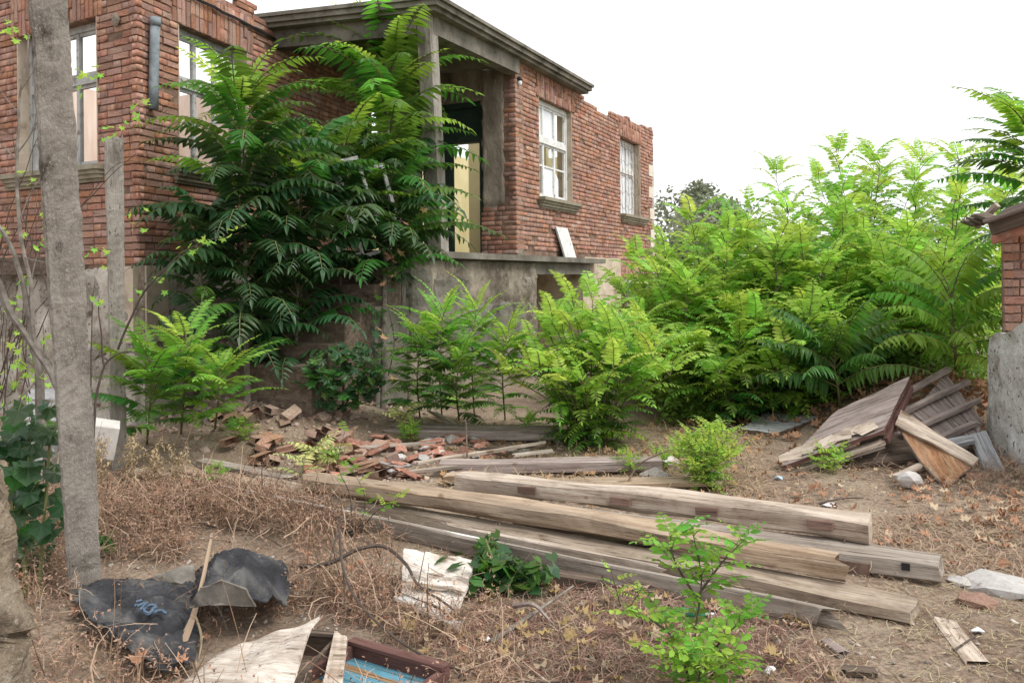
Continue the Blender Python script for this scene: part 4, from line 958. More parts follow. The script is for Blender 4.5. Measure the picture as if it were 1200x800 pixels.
panel('board', 'wide red-brown stained board with a crack, leaning out of the heap', [at(1052,500,6.9), at(1076,536,6.4), at(1109,572,6.1), at(1145,541,6.35)], .02, M['wood_red'], 'board', seed=3, warp=.02, edge=M['wood_grey'], group='boards of the door heap')
panel('board', 'long tapering pale plank lying over the red-brown board', [at(1049,497,6.85), at(1140,545,6.28), at(1147,537,6.33), at(1056,480,6.95)], .025, M['wood_pale'], 'board', seed=4, warp=.02, rag=.01, group='boards of the door heap')
panel('board', 'blue-grey painted plank at the foot of the white wall', [at(1137,509,6.95), at(1159,560,6.55), at(1179,553,6.6), at(1155,504,7.0)], .035, M['blue_grey'], 'board', seed=5, warp=.004, group='boards of the door heap')
panel('board', 'dark board at the bottom of the heap under the slatted door', [at(1000,545,6.75), at(1090,535,6.7), at(1085,505,7.1), at(1010,512,7.1)], .04, M['wood_dark'], 'board', seed=6, group='boards of the door heap')
panel('board', 'purple-grey board low in the heap beneath the door panel', [at(1015,538,6.9), at(1085,517,6.95), at(1080,500,7.2), at(1020,512,7.2)], .05, M['wood_violet'], 'board', seed=7, group='boards of the door heap')
panel('board', 'bluish narrow plank sticking out behind the red-brown board', [at(1095,525,6.8), at(1142,516,6.8), at(1140,508,6.9), at(1096,517,6.9)], .03, M['blue_grey'], 'board', seed=8, group='boards of the door heap')
timber('board', 'white-grey lath poking out below the red-brown board', (1052, 562, .06), (1088, 546, .12), .05, .03, M['wood_pale'], 'boards of the door heap', cat='board', seed=28, n=8)
panel('hardboard_sheet', 'flat pale grey hardboard sheet lying under the fern-like saplings', [gnd(868,502,.08), gnd(908,508,.06), gnd(962,488,.14), gnd(900,482,.12)], .03, M['blue_grey'], 'sheet', seed=9, rag=.02, edge=M['wood_dark'])
panel('board', 'dark weathered board behind the pale hardboard sheet', [gnd(862,489,.06), gnd(905,489,.06), gnd(908,481,.1), gnd(866,480,.1)], .03, M['wood_dark'], 'board', seed=11, group='boards of the door heap')
tag(link('stone_lump', blob('stone_lump', .09, 5, M['white_stone'], (1.1, .8, .7), 2), None, Matrix.Translation(gp(1066, 572) + Vector((0, 0, .07)))), 'whitish stone lump before the heap, wrapped in straw', 'stone')
# foreground left: tar sheets, plywood, drawers
def patch(name, label, rows, m, cat, n=20, amp=.012, sc=9, seed=0, m2=None, th=.006):
    """a crumpled sheet through a grid of points (px, py, height)"""
    Pn = [[gnd(*q) for q in r] for r in rows]; R, Cc = len(Pn), len(Pn[0])
    o = Pn[R//2][Cc//2].copy()
    def ev(u, v):
        a, b = u*(Cc-1), v*(R-1); i, j = min(int(a), Cc-2), min(int(b), R-2); fx, fy = a-i, b-j
        fx = fx*fx*(3-2*fx)*.5 + fx*.5; fy = fy*fy*(3-2*fy)*.5 + fy*.5
        return Pn[j][i].lerp(Pn[j][i+1], fx).lerp(Pn[j+1][i].lerp(Pn[j+1][i+1], fx), fy)
    V = []; 
    for j in range(n + 1):
        for i in range(n + 1):
            p = ev(i/n, j/n)
            if i in (0, n) or j in (0, n): p = p + Vector((nz(p.x*14, p.y*14, seed), nz(p.x*14, p.y*14, seed+2), 0))*.02
            k = amp*(nz(p.x*sc, p.y*sc, seed) + .6*abs(nz(p.x*sc*2, p.y*sc*2, seed)))
            V.append(p - o + Vector((0, 0, k)))
    F = [(j*(n+1)+i, (j+1)*(n+1)+i, (j+1)*(n+1)+i+1, j*(n+1)+i+1) for j in range(n) for i in range(n)]
    b = MB(); b.add(V, F); ms = [m] + ([m2] if m2 else [])
    me = b.mesh(name, *ms) if m2 else b.mesh(name, m)
    ob = link(name, me, None, Matrix.Translation(o))
    md = ob.modifiers.new('thickness', 'SOLIDIFY'); md.thickness = th; md.offset = -1
    if m2: md.material_offset = 1
    return tag(ob, label, cat), ev
tarA, evA = patch('tar_sheet', 'flattened black roofing felt with faded blue paint marks at the foot of the tall post',
    [[(96,684,.10),(135,677,.12),(190,680,.11),(236,684,.10)], [(88,700,.15),(130,706,.12),(180,710,.15),(234,710,.09)], [(102,720,.16),(146,736,.14),(176,740,.12),(232,740,.08)], [(128,740,.13),(164,774,.13),(198,784,.09),(228,782,.07)]], M['tar'], 'felt sheet', n=54, amp=.034, sc=11, seed=2)
mk = MB()
_tp = [evA(i/150, j/150) for i in range(151) for j in range(151)]; _tq = [proj(p) for p in _tp]
def on_tar(px, py):                                                   # sheet point under the mark
    return _tp[min(range(len(_tp)), key=lambda i: (_tq[i][0]-px)**2 + (_tq[i][1]-py)**2)]
for st_ in ([(330,262),(372,250),(408,236)], [(300,318),(352,296)], [(345,318),(400,284),(468,272),(420,318),(376,368)], [(478,318),(520,300),(566,306),(576,338),(532,352),(528,388),(482,414),(436,392),(430,352),(474,338)], [(548,404),(590,378),(650,370),(716,410)]):
    pts = [on_tar(130 + x/10.9, 690 + y/10.9) + Vector((0, -.004, .036)) for x, y in st_]
    dense = [pts[i].lerp(pts[i+1], k/3) for i in range(len(pts)-1) for k in range(3)] + [pts[-1]]
    mk.tube(dense, .0075, 5)
o_ = tarA.matrix_basis.translation
link('paint_mark', mk.mesh('paint_mark', material('faded_blue_paint', [(.05,.085,.13),(.11,.155,.21)], scale=30, bump=0)), tarA)
patch('tar_sheet', 'crumpled black roofing felt standing up in a curl, dusty pale underside showing',
    [[(226,672,.06),(256,652,.26),(292,642,.30),(318,652,.20),(336,668,.10)], [(224,690,.08),(250,672,.30),(286,664,.33),(318,668,.24),(342,686,.12)], [(222,704,.06),(240,690,.28),(276,692,.28),(312,702,.20),(336,704,.12)]], M['tar'], 'felt sheet', n=44, amp=.045, sc=9, seed=5, m2=M['tar_back'])
patch('tar_sheet', 'pale dusty flap of felt between the tall post and the black curl',
    [[(168,680,.10),(200,668,.14),(228,660,.16)], [(175,686,.06),(205,682,.10),(232,684,.10)]], M['tar_back'], 'felt sheet', n=14, amp=.01, seed=8)
patch('tar_sheet', 'dusty torn underside of felt hanging in front of the black curl',
    [[(236,688,.30),(262,680,.34),(288,690,.32)], [(222,712,.20),(258,708,.24),(300,712,.22)]], M['tar_back'], 'felt sheet', n=14, amp=.012, seed=11)
patch('tar_sheet', 'small dark felt scrap under the white-edged board', [[(392,600,.10),(412,592,.12),(432,598,.10)], [(396,622,.03),(414,624,.04),(430,620,.03)]], M['tar'], 'felt sheet', n=10, seed=9)
panel('plywood_sheet', 'peeling triangular plywood sheet rising to a point at the bottom edge', [gnd(150,850,.02), gnd(300,880,.17), gnd(374,722,.27), gnd(258,764,.05)], .012, M['ply'], 'sheet', seed=12, rag=.015, warp=.03, nx=16, ny=16)
def tray(name, label, bl, br, depth, wall_h, th, mw, mf, cat):
    x = (br - bl); x.z = 0; L = x.length; x.normalize(); y = Vector((x.y, -x.x, 0)); Mx = basis(bl, x, U)
    root = empty(name, bl, label, cat)
    sgn = -1
    def part(nm, p, q, m): link(nm, MB().box(p, q).mesh(nm, m), root, Mx)
    part('panel', (th, -depth, 0), (L-th, -th, .012), mf)
    part('side', (0, -th, -.01), (L, 0, wall_h), mw); part('side', (0, -depth, -.01), (th, -th-.001, wall_h-.004), mw)
    part('side', (L-th, -depth, -.01), (L, -th-.001, wall_h-.004), mw); part('side', (0, -depth-th, -.01), (L, -depth-.001, wall_h), mw)
    part('rim', (.004, -th-.012, wall_h), (L-.004, .006, wall_h+.014), mw)
    return root
tray('cabinet_door', 'upturned cabinet panel with maroon frame and flaking blue paint at the bottom edge', gnd(414,768,.05), gnd(527,802,.05), .42, .065, .03, M['wood_edge'], M['blue_peel'], 'cabinet panel')
tray('wooden_drawer', 'open brown wooden drawer between the plywood sheet and the blue panel', gnd(352,768,.03), gnd(398,772,.03), .4, .10, .016, M['wood_dark'], M['wood_dark'], 'drawer')
panel('board', 'broken grey plank with splintered tip standing up beside the blue panel', [gnd(372,830,.12), gnd(398,832,.12), gnd(407,746,.16), gnd(392,738,.16)], .02, M['wood_pale'], 'board', seed=21, rag=.02, group='loose boards')
panel('peeling_panel', 'square white panel with peeling paper layers under the grey board', [gnd(470,693,.05), gnd(537,720,.03), gnd(556,656,.14), gnd(474,642,.18)], .012, M['peel'], 'panel', seed=22, rag=.02, warp=.03, nx=14, ny=14)
panel('paper_layer', 'loose curling paper strip across the peeling white panel', [gnd(476,684,.09), gnd(545,694,.09), gnd(549,678,.13), gnd(482,668,.13)], .004, M['peel'], 'paper', seed=23, rag=.05, warp=.04, nx=14, ny=6)
# white board leaning on the porch ledge, sashes leaning on the porch
_s0 = sof(RC, dR, 652, 2.2); _w = lambda s, o, z: RC + dR*s + nR*o + Vector((0, 0, z))
panel('white_board', 'narrow white board leaning against the brick wall on the porch ledge', [_w(_s0+.10, .13, 1.955), _w(_s0+.62, .13, 1.955), _w(_s0+.40, .05, 2.48), _w(_s0-.12, .05, 2.48)], .03, M['white_paint'], 'board', seed=24, warp=.002)
def sash(label, c, lean, yaw, w=.42, h=1.0, bars=1):
    r = empty('window_sash', c, label, 'window sash', 'old window sashes left on the porch')
    Mx = Matrix.Translation(c) @ Matrix.Rotation(yaw, 4, 'Z') @ Matrix.Rotation(lean[0], 4, 'X') @ Matrix.Rotation(lean[1], 4, 'Y')
    b = MB(); t = .04
    for q in (((-w/2,0,0),(-w/2+t,t,h)), ((w/2-t,0,0),(w/2,t,h)), ((-w/2+t,.002,0),(w/2-t,t-.002,t)), ((-w/2+t,.002,h-t),(w/2-t,t-.002,h))): b.box(*q)
    link('frame', b.mesh('frame', M['white_paint']), r, Mx)
    for i in range(bars):
        z = h*(i+1)/(bars+1); link('glazing_bar', MB().box((-w/2+t, .006, z-.013), (w/2-t, t-.006, z+.013)).mesh('glazing_bar', M['white_paint']), r, Mx)
    return r
sash('white window sash leaning on the stairs, the left and lower one', at(413, 302, 9.25), (-.2, -.22), .5, .3, .95, 2)
sash('white window sash standing behind the leaning pair on the porch', at(440, 298, 9.45), (-.15, -.28), .5, .36, 1.15, 1)
sash('white window sash at the right of the leaning pair, near the column', at(462, 291, 9.62), (-.12, -.24), .45, .32, 1.0, 1)

# ---------------------------------------------------------------- rubble, stones
rb = random.Random(5)
RB = [brick_mesh('rubble_brick', 300+i, M['earth_brick'], 0.12, 0.12) for i in range(6)]
GR = 'broken bricks in the rubble heap at the porch steps'
def heap_label(form, px, py, cx, cy, size):
    w = 'small' if size < .115 else ('mid-sized' if size < .165 else 'large')
    h = 'left' if px < cx - 48 else ('inner left' if px < cx - 14 else ('centre' if px < cx + 14 else ('inner right' if px < cx + 48 else 'right')))
    v = 'high at the' if py < cy - 11 else ('low at the' if py > cy + 11 else 'midway at the')
    return form % (w, v + ' ' + h)
def drop(me, name, p, rot, sc, label, cat, group, parent=None):
    return tag(link(name, me, parent, Matrix.Translation(p) @ Euler(rot).to_matrix().to_4x4() @ Matrix.Diagonal((*sc, 1))), label, cat, group)
for i in range(120):
    px, py = rb.uniform(255, 425), rb.gauss(457, 20)
    if not 415 < py < 496: continue
    if abs(px - 340) > 85 - (py < 430) * 35: continue
    p = gp(px, py); L_ = rb.choice((.22, .13, .10, .12, .17))
    drop(RB[i % 6], 'brick', p + Vector((0, 0, rb.uniform(-.02, .03))), (rb.uniform(-.5,.5), rb.uniform(-.5,.5), rb.uniform(0, 6.3)), (L_, .105, .062), heap_label('dusty %s brick %s of the heap below the porch steps', px, py, 340, 457, L_), 'brick', GR)
big_ = gp(302, 470)
drop(RB[1], 'brick', big_ + Vector((-.1, 0, .08)), (.1, .15, -.5), (.25, .12, .09), 'whole tan brick lying proud at the left of the rubble heap', 'brick', GR)
drop(RB[2], 'brick', gp(372, 466) + Vector((0, 0, .06)), (.3, .5, .9), (.2, .1, .06), 'pinkish brick half tipped in the middle of the rubble heap', 'brick', GR)
SB = [blob('rubble_stone', 1, 70+i, M['earth_brick'], (1.2, .9, .6), 1, .35) for i in range(4)]
SS = [blob('grey_stone', 1, 80+i, M['stone'], (1.2, .9, .55), 1, .35) for i in range(4)]
SW = [blob('white_stone', 1, 90+i, M['white_stone'], (1.3, .9, .4), 1, .35) for i in range(4)]
for i in range(26):
    qx, qy = rb.uniform(260, 430), rb.uniform(425, 492); p = gp(qx, qy); r = rb.uniform(.04, .09)
    drop(SB[i % 4], 'stone', p + Vector((0, 0, r*.3)), (0, 0, rb.uniform(0, 6)), (r, r, r), heap_label('brown %s stone lump %s of the heap below the porch steps', qx, qy, 345, 458, r*2), 'stone', 'stones in the rubble heap')
# curved tile shards and bricks behind the beams
TS = []
for i in range(5):
    rr = random.Random(i); b = MB(); n_ = 5; V = []
    for s_ in (0, 1):
        for j in range(2):
            for k in range(n_ + 1):
                a = -.7 + 1.4*k/n_; V.append((math.sin(a)*.5 + rr.uniform(-.05,.05), (j - .5)*(1 + rr.uniform(-.25,.25)), math.cos(a)*.5 - .42 - .10*s_))
    F = [(k, k+1, n_+2+k, n_+1+k) for k in range(n_)]; o2 = 2*(n_+1)
    F += [(o2+k, o2+n_+1+k, o2+n_+2+k, o2+k+1) for k in range(n_)] + [(k, o2+k, o2+k+1, k+1) for k in range(n_)] + [(n_+1+k, n_+2+k, o2+n_+2+k, o2+n_+1+k) for k in range(n_)] + [(0, n_+1, o2+n_+1, o2), (n_, o2+n_, o2+2*n_+1, 2*n_+1)]
    b.add(V, F); TS.append(b.mesh('tile_shard', M['tile']))
for i in range(66):
    u = rb.random(); px = 375 + 215*u + rb.gauss(0, 16); py = rb.uniform(514, 564) - 8*(u > .5)
    p = gp(px, py); s_ = rb.uniform(.07, .18)
    drop(TS[i % 5], 'tile_shard', p + Vector((0, 0, rb.uniform(.02, .08))), (rb.uniform(-.4,.4), rb.uniform(-.4,.4), rb.uniform(0, 6.3)), (s_, s_*1.2, s_*.8), heap_label('red %s roof tile %s of the rubble behind the beams', px, py, 478, 537, s_), 'roof tile', 'broken roof tiles behind the beams')
for i in range(46):
    px, py = rb.uniform(255, 470), rb.uniform(515, 560)
    if py > 528 + (px - 230)*.22: continue
    p = gp(px, py); L2_ = rb.choice((.2, .13, .1))
    drop(RB[i % 6], 'brick', p + Vector((0, 0, rb.uniform(-.01, .05))), (rb.uniform(-.4,.4), rb.uniform(-.4,.4), rb.uniform(0, 6.3)), (L2_, .105, .062), heap_label('reddish %s brick %s of the bricks beside the tile rubble', px, py, 345, 532, L2_), 'brick', 'brick fragments left of the tiles')
for i in range(16):
    qx, qy = rb.uniform(440, 560), rb.uniform(520, 562); p = gp(qx, qy); r = rb.uniform(.03, .07)
    drop(SW[i % 4], 'plaster_lump', p + Vector((0, 0, .05)), (rb.uniform(-.3,.3), rb.uniform(-.3,.3), rb.uniform(0, 6)), (r, r, r), heap_label('white %s plaster lump %s of the red roof tile rubble', qx, qy, 500, 541, r*2), 'plaster lump', 'plaster lumps in the tile rubble')
for i in range(14):
    qx, qy = rb.uniform(455, 660), rb.uniform(492, 535); p = gp(qx, qy); r = rb.uniform(.03, .08)
    drop(SS[i % 4], 'stone', p + Vector((0, 0, .02)), (0, 0, rb.uniform(0, 6)), (r, r, r), heap_label('grey %s stone %s of the stones by the purple-grey beam', qx, qy, 557, 513, r*2), 'stone', 'stones by the back beams')
for (px, py, r, lab) in ((1165, 690, .17, 'large flat pale stone at the right edge of the yard'), (1128, 684, .08, 'smaller whitish stone beside the large flat pale stone'), (1145, 708, .09, None), (785, 541, .10, None), (835, 560, .12, 'grey stone under the small yellow-green bush'), (806, 572, .07, None), (768, 560, .12, None)):
    if lab is None: lab = {1145: 'flat reddish stone before the large pale stone', 785: 'white rubble lump behind the thin tan board', 806: 'small round stone at the foot of the yellow-green bush', 768: 'flat grey stone lying on the thin tan board'}[px]
    m_ = SB if px == 1145 else (SW if px in (1165, 1128, 785) else SS)
    p = gp(px, py); drop(m_[int(px) % 4], 'stone', p + Vector((0, 0, r*.12)), (0, 0, rb.uniform(0, 6)), (r, r*1.1, r*.8), lab, 'stone', None)
for (px, py, dx) in ((1080, 554, .1), (1160, 566, .2), (1150, 568, .1)):
    drop(RB[px % 6], 'brick', gp(px, py), (.1, .1, dx*9), (.2, .11, .065), {1080: 'brick fragment below the red-brown board', 1160: 'red brick fragment at the foot of the white wall', 1150: 'brick piece left of the red one by the white wall'}[px], 'brick', None)
# small debris nobody could count
def chips(name, n, area, size, m, label, seed, zoff=0.0):
    r = np.random.RandomState(seed); V = []; F = []; c = 0
    base = np.array([(-1,-1,-1),(1,-1,-1),(1,1,-1),(-1,1,-1),(-1,-1,1),(1,-1,1),(1,1,1),(-1,1,1)], float)*.5
    fc = np.array([(3,2,1,0),(4,5,6,7),(0,1,5,4),(1,2,6,5),(2,3,7,6),(3,0,4,7)])
    while c < n:
        x, y = area(r)
        s = size[0]*(size[1]/size[0])**(r.rand()**2.0)
        b = base*np.array([s*(.7+.8*r.rand()), s*(.6+.5*r.rand()), s*(.25+.4*r.rand())]) + (r.rand(8,3)-.5)*s*.35
        E = np.array(Euler((r.uniform(-.5,.5), r.uniform(-.5,.5), r.uniform(0,6.3))).to_matrix())
        V.append(b @ E.T + np.array([x, y, gh(x, y) + s*.12 + zoff])); F.append(fc + 8*c); c += 1
    tag(link(name, np_mesh(name, np.concatenate(V), np.concatenate(F), m)), label, 'rubble', kind='stuff')
def in_px(x0, x1, y0, y1):
    def f(r):
        p = gnd(r.uniform(x0, x1), r.uniform(y0, y1)); return p.x, p.y
    return f
M['chip'] = material('rubble_chip', [(.22,.14,.10),(.34,.24,.18),(.44,.35,.28)], scale=6, bump=.3, island=.35, vary=.0, hue=.012)
M['gravel'] = material('gravel_chip', [(.24,.20,.165),(.36,.315,.27),(.46,.42,.38)], scale=6, bump=.2, island=.4, vary=.0)
chips('rubble', 1500, lambda r: (MOUND.x + .35 + r.normal(0, .65), 9.0 + r.normal(0, .6)), (.015, .07), M['chip'], 'small crumbs of brick and mortar around the heap at the steps', 1)
chips('rubble', 900, in_px(300, 660, 505, 570), (.012, .06), M['chip'], 'small tile and mortar crumbs behind the beams', 2)
chips('gravel', 5200, lambda r: (r.uniform(-2.5, 5.0), r.uniform(2.9, 8.0)), (.005, .024), M['gravel'], 'fine gravel and crumbs scattered over the bare earth', 3)

# ---------------------------------------------------------------- plants
def frond_mesh(name, mleaf, pairs=12, L=0.8, leaf=0.13, lw=0.32, arch=0.6, droop=0.5, fold=0.25, bare=0.16, fwd=0.35, terminal=True, seed=0, blunt=False, stem='green_stem', taper0=0.75):
    """pinnate leaf: rachis along +X that arches over, folded leaflets in pairs"""
    r = random.Random(seed); b = MB(); K_ = 10; pts = []; p = Vector((0, 0, 0)); a = arch * 0.5
    tw = r.uniform(-.25, .25)
    for i in range(K_ + 1):
        pts.append(p.copy()); a -= arch / K_ * (0.5 + 1.0 * i / K_)
        p = p + Vector((math.cos(a), math.sin(tw) * i / K_ * .4, math.sin(a))) * (L / K_)
    def pos(t):
        f = t * K_; i = min(int(f), K_ - 1); return pts[i].lerp(pts[i+1], f - i), (pts[i+1] - pts[i]).normalized()
    b.tube([pts[i] for i in range(0, K_ + 1, 2)], [0.006*L/.8*(1 - .75*i/K_) + .0012 for i in range(0, K_ + 1, 2)], 3, 1, False)
    def leaflet(o, d, n, ln, w):
        s = d.cross(n).normalized(); n = s.cross(d)
        wv = w * ln / 2; dr = droop * ln
        def q(u, v): return o + d*(u*ln) + s*(v*wv) + n*(abs(v)*wv*fold) - Vector((0,0,1))*(dr*u*u*.55)
        if blunt: P = [q(0,0), q(.22,.8), q(.65,1), q(1,.25), q(1,-.25), q(.65,-1), q(.22,-.8), q(.5,0)]; F = [(0,1,7),(1,2,7),(2,3,7),(3,4,7),(4,5,7),(5,6,7),(6,0,7)]
        else: P = [q(0,0), q(.28,1), q(.68,.62), q(1,0), q(.68,-.62), q(.28,-1), q(.45,0)]; F = [(0,1,6),(1,2,6),(2,3,6),(3,4,6),(4,5,6),(5,0,6)]
        b.add(P, F, 0)
    for i in range(pairs):
        t = bare + (0.985 - bare) * i / max(1, pairs - 1); o, d = pos(t)
        sz = leaf * (taper0 + (1 - taper0) * math.sin(PI * min(1, .25 + t))) * (1.0 if t < .7 else 1 - .55*(t-.7)/.3)
        up = Vector((0, 0, 1)); side = d.cross(up).normalized(); nn = side.cross(d)
        for s in (-1, 1):
            if r.random() < .03: continue
            f = fwd + r.uniform(-.14, .14)
            dd = (side*s*math.cos(f) + d*math.sin(f) - nn*(droop*.5 + r.uniform(-.12, .12))).normalized()
            n2 = (nn + side*s*.35 + Vector((r.uniform(-.2,.2), r.uniform(-.2,.2), 0))).normalized()
            leaflet(o + d*r.uniform(-.008,.008), dd, n2, sz*r.uniform(.88, 1.1), lw)
    if terminal:
        o, d = pos(1.0); leaflet(o, d, Vector((0,0,1)), leaf*.55, lw)
    me = b.mesh(name, mleaf, M[stem]); return me
FR = {}
def fset(key, n, **k):
    FR[key] = [frond_mesh('frond', seed=hash(key) % 97 * 0 + 11*i + len(FR), **k) for i in range(n)]
# tree of heaven: long fronds, many pointed leaflets; by age of the leaf
fset('ail_dark', 5, mleaf=M['lf_dark'], pairs=15, L=.82, leaf=.155, lw=.38, arch=1.1, droop=.55, fwd=.3)
fset('ail_mid', 5, mleaf=M['lf_mid'], pairs=16, L=.80, leaf=.15, lw=.38, arch=.9, droop=.4, fwd=.35)
fset('ail_fresh', 5, mleaf=M['lf_fresh'], pairs=15, L=.72, leaf=.13, lw=.38, arch=.8, droop=.25, fwd=.45)
fset('ail_lime', 4, mleaf=M['lf_lime'], pairs=13, L=.6, leaf=.11, lw=.38, arch=.7, droop=.2, fwd=.5)
fset('hang_dark', 6, mleaf=M['lf_dark'], pairs=13, L=.95, leaf=.20, lw=.38, arch=1.75, droop=.6, fwd=.3)
fset('hang_mid', 6, mleaf=M['lf_mid'], pairs=14, L=.95, leaf=.19, lw=.37, arch=1.5, droop=.5, fwd=.35)
fset('hang_fresh', 5, mleaf=M['lf_fresh'], pairs=14, L=.9, leaf=.17, lw=.36, arch=1.3, droop=.4, fwd=.4)
fset('droop_mid', 4, mleaf=M['lf_mid'], pairs=15, L=.85, leaf=.15, lw=.40, arch=1.0, droop=.95, fwd=.2)
fset('droop_fresh', 4, mleaf=M['lf_fresh'], pairs=14, L=.8, leaf=.14, lw=.40, arch=1.1, droop=.95, fwd=.2)
# locust-like thicket
fset('loc_lime', 6, mleaf=M['lf_lime'], pairs=15, L=.52, leaf=.092, lw=.34, arch=1.25, droop=.25, fwd=.4, blunt=True)
fset('loc_yel', 4, mleaf=M['lf_yellow'], pairs=14, L=.48, leaf=.086, lw=.34, arch=1.15, droop=.2, fwd=.45, blunt=True)
fset('loc_fresh', 5, mleaf=M['lf_fresh'], pairs=15, L=.52, leaf=.086, lw=.34, arch=1.1, droop=.3, fwd=.35, blunt=True)
fset('loc_mid', 4, mleaf=M['lf_mid'], pairs=12, L=.50, leaf=.088, lw=.42, arch=1.1, droop=.4, fwd=.3, blunt=True)
fset('sm_yel', 4, mleaf=M['lf_yellow'], pairs=8, L=.15, leaf=.028, lw=.42, arch=.9, droop=.25, blunt=True)
fset('sm_lime', 3, mleaf=M['lf_lime'], pairs=8, L=.16, leaf=.03, lw=.42, arch=.9, droop=.25, blunt=True)
fset('oval', 5, mleaf=M['lf_fresh'], pairs=5, L=.15, leaf=.044, lw=.52, arch=.6, droop=.2, fwd=.5, blunt=True, bare=.2)
fset('oval_lime', 3, mleaf=M['lf_lime'], pairs=5, L=.14, leaf=.04, lw=.52, arch=.6, droop=.2, fwd=.5, blunt=True, bare=.2)
fset('pale', 4, mleaf=M['lf_pale'], pairs=7, L=.26, leaf=.085, lw=.34, arch=.8, droop=.3, fwd=.35)
fset('fern', 4, mleaf=M['lf_fresh'], pairs=14, L=.34, leaf=.06, lw=.30, arch=.9, droop=.35)
pr = random.Random(77)
SWAP = {'hang_dark': 'hang_mid', 'hang_mid': 'hang_fresh', 'hang_fresh': 'hang_mid', 'ail_mid': 'ail_fresh', 'ail_dark': 'ail_mid', 'loc_lime': 'loc_fresh', 'loc_fresh': 'loc_lime', 'loc_yel': 'loc_lime', 'loc_mid': 'loc_fresh', 'oval': 'oval_lime'}
def put_frond(key, root, o, az, el, sc=1.0, roll=0.0, r=pr):
    if r.random() < .10: key = SWAP.get(key, key)
    me = r.choice(FR[key])
    Mx = Matrix.Translation(o) @ Matrix.Rotation(az, 4, 'Z') @ Matrix.Rotation(-el, 4, 'Y') @ Matrix.Rotation(roll + r.uniform(-.25, .25), 4, 'X') @ Matrix.Diagonal((sc, sc, sc, 1))
    return link('frond', me, root, Mx)
def curve(pts, n):
    """smooth line through points"""
    pts = [Vector(p) for p in pts]; out = []
    for i in range(len(pts) - 1):
        p0 = pts[max(i-1, 0)]; p1 = pts[i]; p2 = pts[i+1]; p3 = pts[min(i+2, len(pts)-1)]
        for j in range(n):
            t = j / n; out.append(.5*((2*p1) + (p2-p0)*t + (2*p0-5*p1+4*p2-p3)*t*t + (3*p1-p0-3*p2+p3)*t**3))
    return out + [pts[-1]]
GA = 2.39996
def heaven_tree(label, stem, rad, plan, group=None, seed=0, name='tree_of_heaven', m='bark'):
    """plan: list of (t0, t1, count, frond key, scale, elevation0, elevation1)"""
    r = random.Random(seed); c = curve(stem, 6)
    root = empty(name, c[0], label, 'tree', group)
    link('trunk', MB().tube(c, [rad*(1 - .72*i/(len(c)-1)) for i in range(len(c))], 7).mesh('trunk', M[m]), root)
    k = 0
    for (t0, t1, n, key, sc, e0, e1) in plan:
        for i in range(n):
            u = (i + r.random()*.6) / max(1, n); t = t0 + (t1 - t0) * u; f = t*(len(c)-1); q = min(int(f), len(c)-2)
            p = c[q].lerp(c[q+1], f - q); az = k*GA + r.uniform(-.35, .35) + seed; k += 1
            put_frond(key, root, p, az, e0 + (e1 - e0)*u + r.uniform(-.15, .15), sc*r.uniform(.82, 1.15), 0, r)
    return root
GT = 'trees of heaven growing against the house'
# big ones before the porch
foot = lambda px, d_: onz(at(px, 400, d_))
ta = [foot(290, 8.45), at(288, 380, 8.5), at(287, 280, 8.55), at(284, 185, 8.6), at(281, 118, 8.65)]
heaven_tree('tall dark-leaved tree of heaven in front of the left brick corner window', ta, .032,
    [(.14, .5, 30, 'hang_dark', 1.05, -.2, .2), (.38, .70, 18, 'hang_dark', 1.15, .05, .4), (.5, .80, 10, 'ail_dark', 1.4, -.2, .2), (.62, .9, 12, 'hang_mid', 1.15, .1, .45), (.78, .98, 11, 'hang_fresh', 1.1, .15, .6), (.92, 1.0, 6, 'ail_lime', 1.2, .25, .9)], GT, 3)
tb_ = [foot(448, 9.0), at(450, 370, 9.2), at(452, 285, 9.6), at(455, 160, 10.75), at(456, 72, 11.3)]
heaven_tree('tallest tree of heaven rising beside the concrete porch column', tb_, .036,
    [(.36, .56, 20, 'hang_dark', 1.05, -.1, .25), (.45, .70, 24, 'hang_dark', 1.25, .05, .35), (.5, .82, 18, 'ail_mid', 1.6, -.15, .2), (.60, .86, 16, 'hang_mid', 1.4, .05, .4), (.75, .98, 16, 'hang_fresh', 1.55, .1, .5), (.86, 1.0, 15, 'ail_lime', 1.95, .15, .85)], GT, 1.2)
tc_ = [foot(345, 8.9), at(348, 380, 8.9), at(350, 290, 9.0), at(354, 190, 9.2)]
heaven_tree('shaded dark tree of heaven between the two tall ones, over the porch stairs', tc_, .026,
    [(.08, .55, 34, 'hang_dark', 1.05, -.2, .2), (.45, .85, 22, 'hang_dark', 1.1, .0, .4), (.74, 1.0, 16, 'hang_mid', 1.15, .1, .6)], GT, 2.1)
td_ = [foot(240, 8.25), at(238, 400, 8.3), at(236, 330, 8.35), at(234, 262, 8.35)]
heaven_tree('low dark tree of heaven tight against the corner of the house', td_, .018,
    [(.4, .75, 9, 'hang_dark', .72, -.1, .2), (.6, 1.0, 14, 'hang_dark', .78, .0, .5)], GT, 4.4)
te_ = [foot(398, 9.3), at(398, 380, 9.35), at(400, 290, 9.5), at(402, 175, 9.8)]
heaven_tree('slim mid-green tree of heaven just left of the tallest one', te_, .022,
    [(.66, .8, 10, 'hang_dark', 1.0, .0, .4), (.7, .9, 14, 'hang_mid', 1.1, .1, .5), (.8, 1.0, 12, 'ail_fresh', 1.35, .05, .7)], GT, 5.2)
